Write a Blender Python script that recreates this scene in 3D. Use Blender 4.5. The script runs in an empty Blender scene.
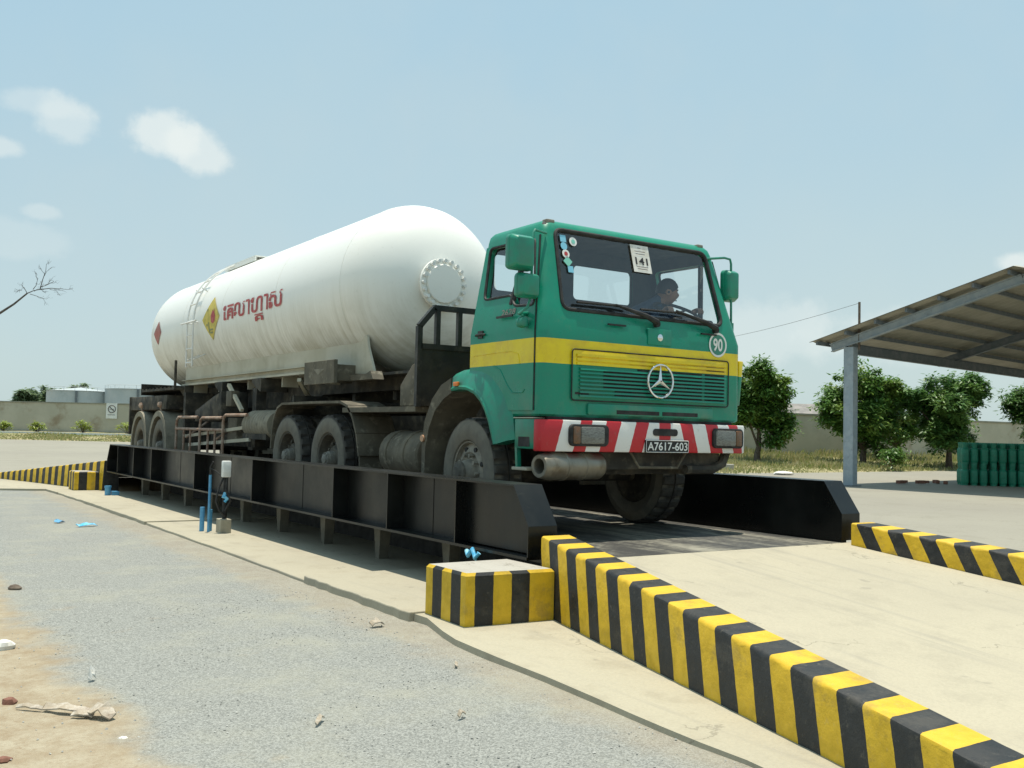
import bpy, bmesh, math, random
from mathutils import Vector, Matrix
random.seed(7)
R = math.radians
S = bpy.context.scene
COL = S.collection

# ------------------------------------------------------------------ camera
FPX, YAW, PITCH, ROLL, EYE = 990.0, R(33.6), R(2.85), R(1.3), 1.30
fwd = Vector((math.sin(YAW)*math.cos(PITCH), math.cos(YAW)*math.cos(PITCH), math.sin(PITCH)))
r0 = Vector((math.cos(YAW), -math.sin(YAW), 0)); u0 = r0.cross(fwd)
right = r0*math.cos(ROLL)+u0*math.sin(ROLL); up = u0*math.cos(ROLL)-r0*math.sin(ROLL)
cam = bpy.data.cameras.new('camera'); camo = bpy.data.objects.new('camera', cam); COL.objects.link(camo)
mw = Matrix.Identity(4)
for i in range(3):
    mw[i][0], mw[i][1], mw[i][2] = right[i], up[i], -fwd[i]
mw.translation = Vector((0, 0, EYE)); camo.matrix_world = mw
cam.lens = FPX*36/1024; cam.sensor_width = 36; cam.clip_start = .1; cam.clip_end = 4000
S.camera = camo

def at(px, py, d):
    """a point d metres in front of the camera along the direction of a pixel"""
    v = fwd + right*((px-512)/FPX) + up*((384-py)/FPX)
    return Vector((0, 0, EYE)) + v*d

# ------------------------------------------------------------------ light
SUN = Vector((.06, .07, 1.0)).normalized()
EL = math.asin(SUN.z); AZ = math.atan2(SUN.x, SUN.y)
S.view_settings.view_transform = 'Standard'; S.view_settings.look = 'None'
S.view_settings.exposure = 0.27; S.view_settings.gamma = 1.0; S.view_settings.use_curve_mapping = False
sl = bpy.data.lights.new('sun', 'SUN'); sl.energy = 4.3; sl.angle = R(.5); sl.color = (1, .925, .80)
so = bpy.data.objects.new('sun', sl); COL.objects.link(so); so.rotation_euler = SUN.to_track_quat('Z', 'Y').to_euler(); so.location = (0, 0, 60)

W = bpy.data.worlds.new('World'); S.world = W; W.use_nodes = True
nt = W.node_tree; nt.nodes.clear()
def wn(t, **k):
    n = nt.nodes.new(t)
    for a, b in k.items(): setattr(n, a, b)
    return n
def wl(a, b): nt.links.new(a, b)
sky = wn('ShaderNodeTexSky', sky_type='NISHITA', sun_disc=False, sun_elevation=EL, sun_rotation=AZ)
sky.air_density = 1.0; sky.dust_density = 2.2; sky.ozone_density = 1.4; sky.altitude = 0
tc = wn('ShaderNodeTexCoord')
def wmath(op, a, b=None, clamp=False):
    n = wn('ShaderNodeMath', operation=op, use_clamp=clamp)
    for i, v in enumerate((a, b)):
        if v is None: continue
        if isinstance(v, (int, float)): n.inputs[i].default_value = v
        else: wl(v, n.inputs[i])
    return n.outputs[0]
def wdot(vec):
    n = wn('ShaderNodeVectorMath', operation='DOT_PRODUCT'); wl(tc.outputs['Generated'], n.inputs[0]); n.inputs[1].default_value = vec
    return n.outputs['Value']
def wmap(v, a, b, c, d, smooth=True):
    n = wn('ShaderNodeMapRange'); n.interpolation_type = 'SMOOTHSTEP' if smooth else 'LINEAR'; wl(v, n.inputs[0])
    for i, q in enumerate((a, b, c, d)): n.inputs[i+1].default_value = q
    return n.outputs[0]
def wmix(f, a, b):
    n = wn('ShaderNodeMix', data_type='RGBA'); 
    if isinstance(f, float): n.inputs[0].default_value = f
    else: wl(f, n.inputs[0])
    for s, v in ((n.inputs[6], a), (n.inputs[7], b)):
        if isinstance(v, tuple): s.default_value = v
        else: wl(v, s)
    return n.outputs[2]
def wnoise(scale, detail=5, rough=.55, off=0):
    m = wn('ShaderNodeMapping'); m.inputs['Location'].default_value = (off, off*.7, off*.3); wl(tc.outputs['Generated'], m.inputs[0])
    n = wn('ShaderNodeTexNoise'); n.inputs['Scale'].default_value = scale; n.inputs['Detail'].default_value = detail; n.inputs['Roughness'].default_value = rough
    wl(m.outputs[0], n.inputs['Vector']); return n.outputs['Fac']
zz = wdot((0, 0, 1))
# thin tropical haze veil over the blue, thicker towards the horizon
CLOUD = (7.0, 7.5, 7.3, 1)
side = wdot((.35, .85, 0))
low = wmap(zz, -.02, .42, 0, 1)
low = wmath('ADD', low, wmath('MULTIPLY', wmath('SUBTRACT', wnoise(2.2, 4, .55, 3), .5), .9), True)
haze = wmix(low, (5.05, 6.15, 6.1, 1), (3.75, 5.55, 6.5, 1))
streak = wmap(wnoise(3.1, 5, .6, 8), .45, .75, 0, .4)
haze = wmix(streak, haze, (4.9, 5.95, 6.1, 1))
col = wmix(.86, sky.outputs[0], haze)
n1 = wnoise(9, 6, .6); n2 = wnoise(26, 5, .6, 4)
nz = wmath('ADD', wmath('MULTIPLY', wmath('SUBTRACT', n1, .5), 2.2), wmath('MULTIPLY', wmath('SUBTRACT', n2, .5), 1.1))
# (direction, half width, half height, strength)
for (c, w, h, st, tilt) in [((.222, .938, .272), .034, .027, .72, 0), ((.256, .93, .260), .036, .020, .66, -.35), ((.125, .951, .281), .05, .013, .3, 0), ((.145, .95, .268), .028, .026, .42, 0), ((.099, .965, .241), .024, .012, .45, 0),
                      ((.136, .972, .19), .018, .008, .3, 0), ((.754, .649, .101), .12, .05, .35, 0), ((.859, .484, .163), .022, .012, .7, 0),
                      ((.11, .981, .162), .06, .018, .18, 0), ((.803, .584, .1), .1, .035, .3, 0), ((-.3, .9, .2), .14, .04, .6, 0)]:
    cv = Vector(c).normalized(); rv = cv.cross(Vector((0, 0, 1))).normalized(); uv = rv.cross(cv)
    rv, uv = rv*math.cos(tilt)+uv*math.sin(tilt), uv*math.cos(tilt)-rv*math.sin(tilt)
    a = wmath('DIVIDE', wdot(tuple(rv)), w); b = wmath('DIVIDE', wdot(tuple(uv)), h)
    rr = wmath('SQRT', wmath('ADD', wmath('MULTIPLY', a, a), wmath('MULTIPLY', b, b)))
    rr = wmath('SUBTRACT', rr, wmath('MULTIPLY', nz, .95))
    m = wmap(rr, 1.0, .42, 0, st)
    m = wmath('MULTIPLY', m, wmap(wdot(tuple(cv)), .9, .95, 0, 1))
    col = wmix(m, col, CLOUD)
bg = wn('ShaderNodeBackground'); wl(col, bg.inputs[0]); bg.inputs[1].default_value = .100
wo = wn('ShaderNodeOutputWorld'); wl(bg.outputs[0], wo.inputs[0])

# ------------------------------------------------------------------ materials
def newmat(name):
    m = bpy.data.materials.new(name); m.use_nodes = True
    t = m.node_tree; t.nodes.clear()
    o = t.nodes.new('ShaderNodeOutputMaterial'); p = t.nodes.new('ShaderNodeBsdfPrincipled'); t.links.new(p.outputs[0], o.inputs[0])
    return m, t, p, o
def node(t, ty, ins=None, **k):
    n = t.nodes.new(ty)
    for a, b in k.items(): setattr(n, a, b)
    for a, b in (ins or {}).items():
        if hasattr(b, 'is_output') or isinstance(b, bpy.types.NodeSocket): t.links.new(b, n.inputs[a])
        else: n.inputs[a].default_value = b
    return n
def c4(c): return (c[0], c[1], c[2], 1)
def mathn(t, op, a, b=0.0, c=None, clamp=False):
    n = node(t, 'ShaderNodeMath', {0: a, 1: b}, operation=op, use_clamp=clamp)
    if c is not None:
        if isinstance(c, bpy.types.NodeSocket): t.links.new(c, n.inputs[2])
        else: n.inputs[2].default_value = c
    return n.outputs[0]
def mixc(t, f, a, b): return node(t, 'ShaderNodeMix', {0: f, 6: c4(a) if isinstance(a, tuple) else a, 7: c4(b) if isinstance(b, tuple) else b}, data_type='RGBA').outputs[2]
def ramp(t, v, a, b, lo=0.0, hi=1.0): return node(t, 'ShaderNodeMapRange', {0: v, 1: a, 2: b, 3: lo, 4: hi}, interpolation_type='SMOOTHSTEP').outputs[0]
def pos(t): return node(t, 'ShaderNodeTexCoord').outputs['Object']
def wpos(t): return node(t, 'ShaderNodeNewGeometry').outputs['Position']
def noise(t, scale, detail=4, rough=.55, vec=None, stretch=None):
    v = vec or pos(t)
    if stretch: v = node(t, 'ShaderNodeMapping', {0: v, 3: stretch}).outputs[0]
    return node(t, 'ShaderNodeTexNoise', {'Vector': v, 'Scale': scale, 'Detail': detail, 'Roughness': rough}).outputs['Fac']
def bump(t, p, h, st, dist=.01):
    b = node(t, 'ShaderNodeBump', {'Height': h, 'Strength': st, 'Distance': dist}); t.links.new(b.outputs[0], p.inputs['Normal'])
def pm(name, c1, c2=None, scale=6, rough=.6, metal=0, bmp=.0, bscale=60, lo=.4, hi=.65, c3=None, s3=2, coat=0, stretch=None, spec=.5):
    m, t, p, o = newmat(name)
    col = None
    if c2:
        col = mixc(t, ramp(t, noise(t, scale, 5, .6, stretch=stretch), lo, hi), c1, c2)
    if c3:
        col = mixc(t, ramp(t, noise(t, s3, 6, .65), .52, .72), col or c1, c3)
    if col is not None: t.links.new(col, p.inputs['Base Color'])
    else: p.inputs['Base Color'].default_value = c4(c1)
    p.inputs['Metallic'].default_value = metal; p.inputs['Coat Weight'].default_value = coat
    p.inputs['Specular IOR Level'].default_value = spec
    rn = noise(t, 9, 3); t.links.new(ramp(t, rn, .3, .7, max(.02, rough-.08), min(1, rough+.1)), p.inputs['Roughness'])
    if bmp: bump(t, p, noise(t, bscale, 4), bmp)
    return m
M = {}
GREEN, YELLOW = (.004, .235, .145), (.78, .60, .010)
def truck_paint():
    m, t, p, o = newmat('truck_paint')
    z = node(t, 'ShaderNodeSeparateXYZ', {0: wpos(t)}).outputs[2]
    f = mathn(t, 'MULTIPLY', mathn(t, 'GREATER_THAN', z, 1.905), mathn(t, 'LESS_THAN', z, 2.118))
    n = noise(t, 5, 6, .65)
    g = mixc(t, ramp(t, n, .4, .7), GREEN, (.012, .215, .14)); y = mixc(t, ramp(t, n, .4, .7), YELLOW, (.66, .47, .02))
    col = mixc(t, f, g, y)
    d = mathn(t, 'ADD', mathn(t, 'MULTIPLY', ramp(t, noise(t, 14, 8, .7), .56, .74), .14), mathn(t, 'MULTIPLY', mathn(t, 'MULTIPLY', ramp(t, z, 1.95, 1.45), ramp(t, noise(t, 3.2, 7, .7), .45, .7)), .28))
    stc = noise(t, 1.0, 6, .7, vec=wpos(t), stretch=(9, 9, .8)); d = mathn(t, 'ADD', d, mathn(t, 'MULTIPLY', ramp(t, stc, .6, .76), .12))
    ch_ = ramp(t, noise(t, 38, 5, .7), .715, .73)
    col = mixc(t, d, col, (.24, .22, .16)); col = mixc(t, mathn(t, 'MULTIPLY', ch_, .7), col, (.09, .06, .04))
    t.links.new(col, p.inputs['Base Color']); p.inputs['Coat Weight'].default_value = .18; p.inputs['Coat Roughness'].default_value = .12; p.inputs['Specular IOR Level'].default_value = .35
    t.links.new(ramp(t, noise(t, 7, 4), .3, .7, .26, .48), p.inputs['Roughness'])
    bump(t, p, noise(t, 3, 2), .06, .02)
    return m
M['paint'] = truck_paint()
M['green'] = pm('green_paint', GREEN, (.024, .19, .13), 8, .4, coat=.25)
M['rubber'] = pm('black_rubber', (.012, .012, .012), (.03, .03, .028), 10, .7)
M['black'] = pm('black_steel', (.010, .011, .011), (.03, .028, .023), 4, .5, c3=(.07, .06, .045), s3=5)
M['chassis'] = pm('dusty_chassis', (.022, .021, .017), (.07, .062, .045), 3.5, .8, c3=(.12, .105, .075), s3=7)
M['dusty'] = pm('dusty_steel', (.09, .08, .056), (.155, .135, .095), 3, .8, c3=(.25, .225, .17), s3=9)
def tyre_mat():
    m, t, p, o = newmat('tyre_rubber')
    P = pos(t); q = node(t, 'ShaderNodeSeparateXYZ', {0: P}); y, z = q.outputs[1], q.outputs[2]
    r = mathn(t, 'SQRT', mathn(t, 'ADD', mathn(t, 'MULTIPLY', y, y), mathn(t, 'MULTIPLY', z, z)))
    n = noise(t, 6, 6, .65)
    wall = mixc(t, ramp(t, n, .35, .7), (.18, .166, .132), (.125, .117, .095)); tread = mixc(t, ramp(t, n, .35, .7), (.03, .029, .027), (.075, .07, .058))
    col = mixc(t, ramp(t, mathn(t, 'ADD', r, mathn(t, 'MULTIPLY', n, .02)), .50, .522), wall, tread)
    t.links.new(col, p.inputs['Base Color']); p.inputs['Roughness'].default_value = .88; bump(t, p, noise(t, 70, 3), .12)
    return m
M['tyre'] = tyre_mat()
M['rim'] = pm('dusty_rim', (.19, .175, .14), (.30, .275, .22), 9, .7, c3=(.3, .26, .19), s3=12)
M['darkrim'] = pm('grimy_rim', (.07, .064, .05), (.12, .11, .085), 9, .75, c3=(.16, .145, .11), s3=12)
M['tanmetal'] = pm('tan_dusty_steel', (.22, .20, .15), (.29, .265, .20), 4, .8, c3=(.15, .135, .10), s3=7)
M['leg'] = pm('dusty_black_steel', (.12, .115, .09), (.165, .155, .122), 6, .8, c3=(.12, .115, .09), s3=9)
M['hub'] = pm('dusty_hub', (.22, .21, .18), (.15, .14, .115), 12, .6, c3=(.3, .28, .22), s3=9)
M['interior'] = pm('cab_interior', (.03, .034, .035), (.048, .05, .05), 4, .8)
M['chrome'] = pm('chrome', (.75, .76, .76), None, rough=.15, metal=1)
M['zinc'] = pm('stainless', (.26, .24, .195), (.19, .165, .125), 6, .42, metal=.7, c3=(.14, .115, .08), s3=6)
M['amber'] = pm('amber_lens', (.75, .19, .02), None, rough=.2)
M['lens'] = pm('lamp_lens', (.20, .205, .185), (.11, .105, .095), 40, .12, stretch=(1, 1, 6))
M['white'] = pm('white_paint', (.76, .77, .75), (.68, .68, .64), 6, .45)
M['red'] = pm('red_paint', (.5, .02, .025), None, rough=.45)
M['redtext'] = pm('faded_red_lettering', (.42, .045, .05), (.5, .13, .12), 20, .6)
M['stickerblue'] = pm('blue_sticker', (.2, .52, .68), None, rough=.5)
M['stickergreen'] = pm('green_sticker', (.2, .55, .45), None, rough=.5)
M['signyellow'] = pm('yellow_sign', (.66, .52, .09), (.5, .42, .1), 9, .6)
M['signink'] = pm('sign_ink', (.22, .24, .1), None, rough=.6)
M['ink'] = pm('black_ink', (.015, .015, .015), None, rough=.6)
M['greyink'] = pm('grey_ink', (.12, .11, .11), None, rough=.6)
M['skin'] = pm('skin', (.30, .165, .105), (.26, .14, .09), 20, .6)
M['hair'] = pm('hair', (.012, .01, .009), None, rough=.6)
M['shirt'] = pm('navy_shirt', (.05, .08, .13), (.035, .06, .10), 12, .85, bmp=.3, bscale=30)
M['rust'] = pm('rusty_pipe', (.30, .19, .13), (.42, .33, .26), 9, .7, c3=(.2, .09, .05), s3=11)
M['rubberpipe'] = pm('blue_pipe', (.10, .34, .55), (.07, .27, .48), 12, .5)
M['bluerag'] = pm('blue_tape', (.06, .42, .72), (.3, .6, .75), 20, .6)
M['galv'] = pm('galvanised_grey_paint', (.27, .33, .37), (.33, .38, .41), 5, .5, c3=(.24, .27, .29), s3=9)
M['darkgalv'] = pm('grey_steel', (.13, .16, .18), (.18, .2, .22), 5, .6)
M['gas'] = pm('green_enamel', (.010, .19, .11), (.016, .24, .145), 5, .45, c3=(.04, .16, .10), s3=14)
M['brick'] = pm('brick', (.22, .10, .07), (.16, .075, .05), 20, .9, bmp=.5, bscale=40)
M['bark'] = pm('bark', (.10, .075, .055), (.16, .13, .10), 12, .9, bmp=.6, bscale=25)
M['deadwood'] = pm('bare_wood', (.06, .055, .05), (.10, .09, .08), 12, .9)
M['splinter'] = pm('bleached_wood', (.36, .30, .22), (.55, .5, .42), 18, .85, bmp=.4, c3=(.2, .14, .09), s3=9)
M['paper'] = pm('white_scrap', (.72, .71, .67), (.6, .58, .52), 12, .8)
M['roofsheet'] = pm('roof_sheet', (.37, .345, .27), (.43, .40, .32), 1.5, .6)
M['concwall'] = pm('wall_render', (.42, .40, .32), (.48, .455, .37), .5, .9, bmp=.2, bscale=14, c3=(.30, .245, .17), s3=.45)
M['silo'] = pm('tank_steel', (.42, .47, .48), (.5, .53, .53), .25, .6, c3=(.36, .41, .42), s3=.6)
M['cap'] = pm('wall_coping', (.24, .235, .19), (.3, .29, .23), 1.2, .9)

def glass(name, tint, refl):
    m, t, p, o = newmat(name); t.nodes.remove(p)
    a = node(t, 'ShaderNodeBsdfTransparent', {0: c4(tint)}); g = node(t, 'ShaderNodeBsdfGlossy', {0: (1, 1, 1, 1), 1: .02})
    f = node(t, 'ShaderNodeLayerWeight', {0: .5}).outputs['Facing']; fm = mathn(t, 'ADD', mathn(t, 'MULTIPLY', mathn(t, 'POWER', f, 4.0), .5*refl), .065*refl)
    mx = node(t, 'ShaderNodeMixShader', {0: fm, 1: a.outputs[0], 2: g.outputs[0]}); t.links.new(mx.outputs[0], o.inputs[0])
    return m
M['glass'] = glass('window_glass', (.95, .98, .97), 1.3)
def tank_paint():
    m, t, p, o = newmat('tank_paint')
    P = wpos(t); x, y, z = [node(t, 'ShaderNodeSeparateXYZ', {0: P}).outputs[i] for i in range(3)]
    # dirty run-off streaks below the waist of the vessel, following the curve
    st = mathn(t, 'ADD', mathn(t, 'MULTIPLY', noise(t, 1.0, 8, .75, vec=P, stretch=(.5, 9, .45)), .6), mathn(t, 'MULTIPLY', noise(t, 2.3, 4, .6, vec=P), .4)); big = noise(t, .9, 5, .6, vec=P)
    low = ramp(t, z, 3.35, 2.0)
    grime = mathn(t, 'MULTIPLY', mathn(t, 'MULTIPLY', low, 1.25), mathn(t, 'ADD', mathn(t, 'MULTIPLY', ramp(t, st, .36, .66), .5), mathn(t, 'MULTIPLY', big, .42)))
    col = mixc(t, grime, (.86, .86, .81), (.30, .26, .15))
    col = mixc(t, mathn(t, 'MULTIPLY', ramp(t, noise(t, 22, 5), .6, .75), .15), col, (.4, .36, .28))
    t.links.new(col, p.inputs['Base Color']); t.links.new(ramp(t, grime, 0, .6, .32, .7), p.inputs['Roughness'])
    bump(t, p, noise(t, 1.6, 3, .5, vec=P), .10, .04)
    return m
M['tank'] = tank_paint()
M['skirt'] = pm('grimy_white_steel', (.52, .49, .39), (.44, .41, .31), 1.4, .7, c3=(.38, .345, .25), s3=2.2)
def stripes(name, c1, c2, period, wob=.012, wear=.22):
    """two colours alternating along the mesh attribute u"""
    m, t, p, o = newmat(name)
    u = node(t, 'ShaderNodeAttribute', attribute_name='u').outputs['Fac']
    u = mathn(t, 'ADD', u, mathn(t, 'MULTIPLY', mathn(t, 'SUBTRACT', noise(t, 9, 3), .5), wob*2))
    f = mathn(t, 'LESS_THAN', mathn(t, 'FRACT', mathn(t, 'DIVIDE', u, period)), .5)
    n = noise(t, 10, 6, .65)
    a = mixc(t, ramp(t, n, .35, .7), c1, tuple(v*.78 for v in c1)); b = mixc(t, ramp(t, n, .35, .7), c2, tuple(v*1.8+.006 for v in c2))
    col = mixc(t, f, b, a)
    col = mixc(t, mathn(t, 'MULTIPLY', ramp(t, noise(t, 26, 8, .75), .56, .72), wear), col, (.34, .3, .22))
    zz_ = node(t, 'ShaderNodeSeparateXYZ', {0: wpos(t)}).outputs[2]; sc = mathn(t, 'MULTIPLY', ramp(t, mathn(t, 'ADD', noise(t, 4.5, 7, .7), mathn(t, 'MULTIPLY', noise(t, 1.2, 3), .3)),   .68, .82), .32)
    col = mixc(t, sc, col, (.10, .09, .07))
    t.links.new(col, p.inputs['Base Color']); t.links.new(ramp(t, n, .3, .7, .5, .75), p.inputs['Roughness'])
    bump(t, p, noise(t, 24, 6, .65), .35, .012)
    return m
M['hazard'] = stripes('hazard_paint', (.70, .45, .018), (.012, .013, .013), .295, .006)
M['hazardblock'] = stripes('hazard_block_paint', (.70, .45, .018), (.012, .013, .013), .296, .006)
def bumper_mat():
    m, t, p, o = newmat('bumper_stripes')
    P = wpos(t); x, y, z = [node(t, 'ShaderNodeSeparateXYZ', {0: P}).outputs[i] for i in range(3)]
    a = mathn(t, 'ABSOLUTE', mathn(t, 'SUBTRACT', x, 6.135))
    u = mathn(t, 'ADD', a, mathn(t, 'MULTIPLY', mathn(t, 'SUBTRACT', z, 1.155), .30))
    u = mathn(t, 'ADD', u, mathn(t, 'MULTIPLY', mathn(t, 'SUBTRACT', noise(t, 14, 3), .5), .015))
    f = None
    for lo, hi in ((.27, .42), (.59, .755), (.905, 1.03), (1.21, 2.0)):
        k = mathn(t, 'MULTIPLY', mathn(t, 'GREATER_THAN', u, lo), mathn(t, 'LESS_THAN', u, hi))
        f = k if f is None else mathn(t, 'ADD', f, k)
    f = mathn(t, 'ADD', f, mathn(t, 'LESS_THAN', a, .07), clamp=True)
    col = mixc(t, f, (.74, .73, .70), (.50, .014, .024))
    col = mixc(t, mathn(t, 'MULTIPLY', ramp(t, noise(t, 18, 7, .7), .56, .74), .35), col, (.25, .2, .16))
    t.links.new(col, p.inputs['Base Color']); p.inputs['Roughness'].default_value = .45
    bump(t, p, noise(t, 12, 4), .25, .01)
    return m
M['bumper'] = bumper_mat()
def concrete(name, c1, c2, c3, s=1.0, b=.25, marks=True):
    m, t, p, o = newmat(name)
    a = noise(t, .35*s, 5, .6); bb = noise(t, 3.2*s, 7, .68); f = noise(t, 60*s, 4, .6); g = noise(t, 220, 2)
    col = mixc(t, ramp(t, a, .35, .68), c1, c2)
    col = mixc(t, mathn(t, 'MULTIPLY', ramp(t, bb, .48, .72), .6), col, c3)
    col = mixc(t, mathn(t, 'MULTIPLY', ramp(t, f, .3, .75), .28), col, tuple(v*.62 for v in c1))
    col = mixc(t, mathn(t, 'MULTIPLY', ramp(t, g, .55, .8), .25), col, tuple(v*.5 for v in c1))
    if marks:
        wv = node(t, 'ShaderNodeVectorMath', {0: wpos(t), 1: node(t, 'ShaderNodeTexNoise', {'Vector': wpos(t), 'Scale': 3.0, 'Detail': 5.0}).outputs['Color']}, operation='ADD').outputs[0]
        ck = node(t, 'ShaderNodeTexVoronoi', {'Vector': wv, 'Scale': .42}, feature='DISTANCE_TO_EDGE').outputs['Distance']
        ck = mathn(t, 'MULTIPLY', mathn(t, 'LESS_THAN', ck, .0035), mathn(t, 'GREATER_THAN', noise(t, 1.3, 3), .5))
        col = mixc(t, mathn(t, 'MULTIPLY', ck, .45), col, (.16, .145, .11))
        sp = mathn(t, 'MULTIPLY', ramp(t, noise(t, 5.5, 3, .5), .70, .76), .35); col = mixc(t, sp, col, (.2, .185, .15))
        tk = noise(t, 1.0, 5, .65, vec=wpos(t), stretch=(5.5, .35, 1)); col = mixc(t, mathn(t, 'MULTIPLY', ramp(t, tk, .52, .74), .6), col, (.29, .27, .22))
    t.links.new(col, p.inputs['Base Color']); p.inputs['Roughness'].default_value = .88
    bump(t, p, mathn(t, 'ADD', f, mathn(t, 'MULTIPLY', bb, .6)), b, .012)
    return m
M['ramp'] = concrete('ramp_concrete', (.45, .41, .305), (.40, .365, .275), (.34, .31, .235))
M['slab'] = concrete('slab_concrete', (.43, .395, .295), (.38, .35, .265), (.31, .275, .20))
M['yard'] = concrete('yard_concrete', (.30, .285, .23), (.265, .25, .205), (.225, .21, .165), .35, .1)
M['blocktop'] = concrete('cement_render', (.44, .42, .37), (.38, .36, .31), (.33, .3, .26))
def deck_mat():
    m, t, p, o = newmat('deck_plate')
    P = pos(t)
    v1 = node(t, 'ShaderNodeTexVoronoi', {'Vector': P, 'Scale': 34}, feature='F1').outputs['Distance']
    du = noise(t, 1.1, 6, .7, stretch=(2.2, .45, 1)); d2 = noise(t, 16, 6, .7); d3 = noise(t, 1.0, 4, .6, stretch=(7, .5, 1))
    dust = mathn(t, 'MULTIPLY', ramp(t, mathn(t, 'ADD', mathn(t, 'MULTIPLY', du, .55), mathn(t, 'ADD', mathn(t, 'MULTIPLY', d2, .25), mathn(t, 'MULTIPLY', d3, .25))), .47, .70), .8)
    col = mixc(t, dust, (.04, .04, .037), (.38, .36, .28))
    t.links.new(col, p.inputs['Base Color']); p.inputs['Roughness'].default_value = .6
    bump(t, p, mathn(t, 'LESS_THAN', v1, .35), .6, .004)
    return m
M['deck'] = deck_mat()
def girder_mat():
    m, t, p, o = newmat('girder_paint')
    n = noise(t, 1.3, 6, .65); s = noise(t, 1.0, 4, stretch=(3, 3, .6))
    col = mixc(t, ramp(t, n, .4, .7), (.004, .005, .005), (.008, .0095, .009))
    col = mixc(t, mathn(t, 'MULTIPLY', ramp(t, s, .5, .75), .4), col, (.022, .023, .019))
    col = mixc(t, mathn(t, 'MULTIPLY', ramp(t, noise(t, 30, 7, .75), .6, .74), .4), col, (.09, .085, .07)); p.inputs['Specular IOR Level'].default_value = .38
    rs = mathn(t, 'MULTIPLY', ramp(t, noise(t, 11, 8, .8), .66, .72), .55); col = mixc(t, rs, col, (.075, .042, .026))
    rs = mathn(t, 'MULTIPLY', ramp(t, noise(t, 1.0, 7, .8, stretch=(1, 6, .9)), .60, .74), .30); col = mixc(t, rs, col, (.10, .095, .075))
    t.links.new(col, p.inputs['Base Color']); t.links.new(ramp(t, n, .3, .7, .26, .46), p.inputs['Roughness'])
    bump(t, p, noise(t, 4, 3), .10, .02)
    return m
M['girder'] = girder_mat()
def gravel_mat():
    m, t, p, o = newmat('gravel')
    P = pos(t); x, y, z = [node(t, 'ShaderNodeSeparateXYZ', {0: P}).outputs[i] for i in range(3)]
    vo = node(t, 'ShaderNodeTexVoronoi', {'Vector': P, 'Scale': 135}); v = vo.outputs['Color']; vd = vo.outputs['Distance']
    vo2 = node(t, 'ShaderNodeTexVoronoi', {'Vector': P, 'Scale': 290}); 
    g = node(t, 'ShaderNodeSeparateColor', {0: v}).outputs[0]; g2 = node(t, 'ShaderNodeSeparateColor', {0: vo2.outputs['Color']}).outputs[1]
    gg = mathn(t, 'ADD', mathn(t, 'MULTIPLY', g, .6), mathn(t, 'MULTIPLY', g2, .4))
    col = mixc(t, ramp(t, gg, .15, .9), (.185, .192, .178), (.365, .375, .347))
    col = mixc(t, mathn(t, 'MULTIPLY', ramp(t, noise(t, 1.1, 6, .65), .45, .7), .5), col, (.36, .355, .285))
    # bare sandy soil where the gravel runs out, and in patches
    edge = mathn(t, 'ADD', mathn(t, 'MULTIPLY', mathn(t, 'SUBTRACT', noise(t, 1.6, 7, .62), .5), .9), x)
    d = ramp(t, edge, 1.14, .84)
    patch = mathn(t, 'MULTIPLY', ramp(t, noise(t, 1.9, 7, .65), .60, .70), .3)
    near_slab = mathn(t, 'MULTIPLY', ramp(t, mathn(t, 'ADD', x, mathn(t, 'MULTIPLY', noise(t, 3, 5), .6)), 2.95, 3.3), .45)
    d = mathn(t, 'MAXIMUM', d, mathn(t, 'MAXIMUM', patch, near_slab))
    sn = mathn(t, 'ADD', mathn(t, 'MULTIPLY', noise(t, 9, 8, .7), .5), mathn(t, 'MULTIPLY', noise(t, 2.4, 6, .7), .5)); soil = mixc(t, ramp(t, sn, .35, .68), (.41, .365, .27), (.29, .225, .145))
    soil = mixc(t, ramp(t, noise(t, 40, 6, .7), .5, .75), soil, (.29, .225, .15))
    col = mixc(t, d, col, soil)
    t.links.new(col, p.inputs['Base Color']); p.inputs['Roughness'].default_value = .95; p.inputs['Specular IOR Level'].default_value = .2
    h = mathn(t, 'ADD', mathn(t, 'MULTIPLY', vd, -1.0), mathn(t, 'MULTIPLY', sn, .8))
    bump(t, p, h, .55, .010)
    return m
M['gravel'] = gravel_mat()
M['soil'] = pm('dry_ground', (.25, .21, .13), (.16, .16, .07), .2, .95, c3=(.3, .26, .17), s3=.6)
M['bank'] = pm('grassy_soil', (.24, .23, .10), (.34, .29, .16), .6, .95, bmp=.4, bscale=8)
def leafmat(name, a, b, c, trans=.25):
    m, t, p, o = newmat(name)
    r = node(t, 'ShaderNodeNewGeometry').outputs['Random Per Island']
    col = mixc(t, ramp(t, r, 0, .8), a, b); col = mixc(t, ramp(t, noise(t, .9, 3), .45, .7), col, c)
    t.links.new(col, p.inputs['Base Color']); p.inputs['Roughness'].default_value = .45
    tr = node(t, 'ShaderNodeBsdfTranslucent', {0: col}); mx = node(t, 'ShaderNodeMixShader', {0: trans, 1: p.outputs[0], 2: tr.outputs[0]})
    t.links.new(mx.outputs[0], o.inputs[0]); return m
M['mango'] = leafmat('mango_leaves', (.065, .155, .032), (.12, .25, .05), (.21, .30, .06), .38)
M['darkleaf'] = leafmat('dark_leaves', (.06, .15, .04), (.11, .23, .055), (.16, .26, .06), .35)
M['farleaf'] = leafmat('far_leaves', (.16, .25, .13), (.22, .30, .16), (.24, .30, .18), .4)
M['lime'] = leafmat('lime_leaves', (.22, .30, .03), (.35, .42, .06), (.16, .26, .03), .35)
M['grass'] = leafmat('grass_blades', (.20, .26, .06), (.38, .35, .17), (.46, .42, .23), .4)

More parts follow.
